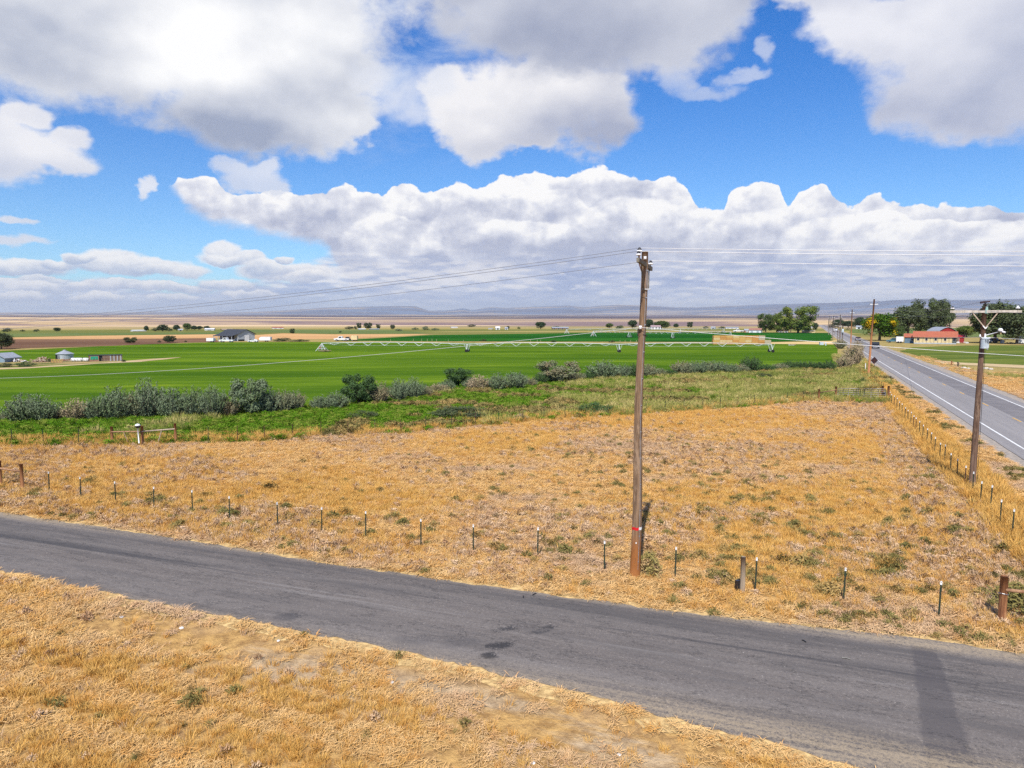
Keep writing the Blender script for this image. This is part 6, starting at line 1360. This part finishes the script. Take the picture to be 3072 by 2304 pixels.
# pump boxes and things at the field corner
t = thing('pump_box', 'pale blue-grey pump box at the right end of the green field', 'pump box', G(2464, 1035)); mb = MB(); mb.box((0, 0, .55), (1.3, .9, 1.0)); mb.build('box_body', C_can if 'C_can' in globals() else M_can, t); mb = MB(); mb.box((0, 0, 1.08), (1.45, 1.0, .06)); mb.build('lid', M_can, t)
t = thing('pump_tank', 'small upright pale tank beside the pump box', 'tank', G(2477, 1037)); mb = MB(); mb.lathe([(.22, 0), (.24, .1), (.24, .9), (.16, 1.1), (.07, 1.15), (.07, 1.35)], (0, 0, 0), 14); mb.build('tank_body', M_can, t, True)
t = thing('pink_pipe_pile', 'pinkish heap of pipes lying at the far field edge before the dark field', 'pipe pile', G(2375, 1036))
for k in range(6): mb = MB(); mb.tube([(-1.2 + k * .2, .2 * (k % 3), .12 + .1 * (k % 2)), (1.0 + k * .15, .2 * (k % 3), .12 + .1 * (k % 2))], .09, 6); mb.build('pipe', C_lumr if k % 2 else C_wht, t)
# small posts at the far edge of the green field
for i, (x, y) in enumerate([(1172, 1026), (1240, 1025), (1265, 1025), (1282, 1025), (1296, 1025), (1310, 1026), (1345, 1028), (1390, 1029), (1592, 1028), (1612, 1028), (1622, 1028), (1860, 1029), (1875, 1029), (1892, 1029), (1909, 1029)]):
    t = thing('field_post', 'tiny pale post at the far edge of the green field, %s from the left' % ORD[i], 'post', G(x, y), 0, 'tiny posts behind the irrigation pipe'); mb = MB(); mb.box((0, 0, .6), (.10, .10, 1.2)); mb.build('post', M_rail, t)
# right of the highway: old fence corner posts, rocks
for i, (x, y, lb) in enumerate([(2854, 1096, 'rusty twisted stump post at the gravel approach'), (2873, 1100, 'dark crooked post right of the gravel approach')]):
    t = thing('old_post', lb, 'post', G(x, y)); mb = MB(); mb.tube([(0, 0, -.1), (.05, 0, .5), (-.02, 0, .95)], .12, 8); mb.build('post', M_post if i == 0 else C_blk, t); mb = MB(); mb.beam((-.05, 0, .75), (.5, .1, .55), .08, .08); mb.build('stub', M_post, t)
def rock(label, p, r, m, seed, group):
    bm = bmesh.new(); bmesh.ops.create_icosphere(bm, subdivisions=2, radius=r)
    for v in bm.verts: v.co *= 1 + .35 * mnoise.noise(v.co * (1.3 / r) + Vector((seed, 0, 0))); v.co.z *= .55
    me = bpy.data.meshes.new('rock'); bm.to_mesh(me); bm.free(); me.materials.append(m); o = bpy.data.objects.new('rock', me); COL.objects.link(o); o.location = p + Vector((0, 0, r * .2)); tag(o, label, 'rock', group)
M_rock = mat('pale_rock', (.62, .56, .48), .9, 0, .2, 4)
for i, (x, y, r, lb) in enumerate([(2893, 1106, .5, 'leftmost pale rock right of the highway'), (2905, 1107, .35, 'small rock beside the leftmost pale rock'), (2958, 1107, .5, 'middle pale rock right of the transformer pole'), (2972, 1109, .45, 'pale rock next to the middle one')]): rock(lb, G(x, y), r, M_rock, i, 'rocks right of the highway')
for i, (x, y, r, lb) in enumerate([(54, 1820, .07, 'white stone in the left verge of dry grass'), (365, 1852, .06, 'pale flat stone on the verge below the road bend'), (545, 1885, .07, 'pale stone on the verge beside straw litter'), (835, 1923, .05, 'small white stone near the road edge'), (1175, 2048, .06, 'small white stone on the lower verge'), (1600, 2290, .05, 'pale stone at the bottom picture edge'), (1858, 2265, .05, 'tiny white stone in the lower grass')]): rock(lb, G(x, y), r, mat('white_stone', (.75, .74, .72), .8, 0, .1, 5), i + 9, None)
# sticks on the road
for i, (a, b_, lb) in enumerate([((2406, 1920), (2418, 1926), 'short dark stick on the upper half of the road'), ((2525, 1973), (2551, 1977), 'longer dark stick on the road near the right'), ((1598, 1785), (1609, 1780), 'dark stick at the upper road edge'), ((1570, 1787), (1570, 1793), 'tiny twig at the upper road edge')]):
    p, q = G(*a, .045), G(*b_, .045); mb = MB(); mb.tube([p, (p + q) / 2 + Vector((0, .02, .01)), q], .018, 5); o = mb.build('stick', C_blk, None); tag(o, lb, 'stick', 'sticks on the road')
# old ditch branch by the highway row
t = thing('dead_branch', 'long dark dead branch lying in the grey weeds below the highway row', 'branch', G(2755, 1392))
B = [G(2722, 1374), G(2750, 1386), G(2768, 1396), G(2800, 1404), G(2815, 1416), G(2838, 1432)]
mb = MB(); mb.tube([q - B[0] + (B[0] - G(2755, 1392)) + Vector((0, 0, .12 + .05 * (i % 2))) for i, q in enumerate(B)], [.03, .06, .05, .07, .05, .03], 6); mb.build('stem', C_brn, t)
for k in range(14): a = B[k % 5].lerp(B[k % 5 + 1], (k * .37) % 1) - G(2755, 1392) + Vector((0, 0, .1)); mb = MB(); mb.tube([a, a + Vector((random.uniform(-.7, .7), random.uniform(-.5, .5), random.uniform(.1, .45)))], [.02, .005], 4); mb.build('twig', C_brn, t)
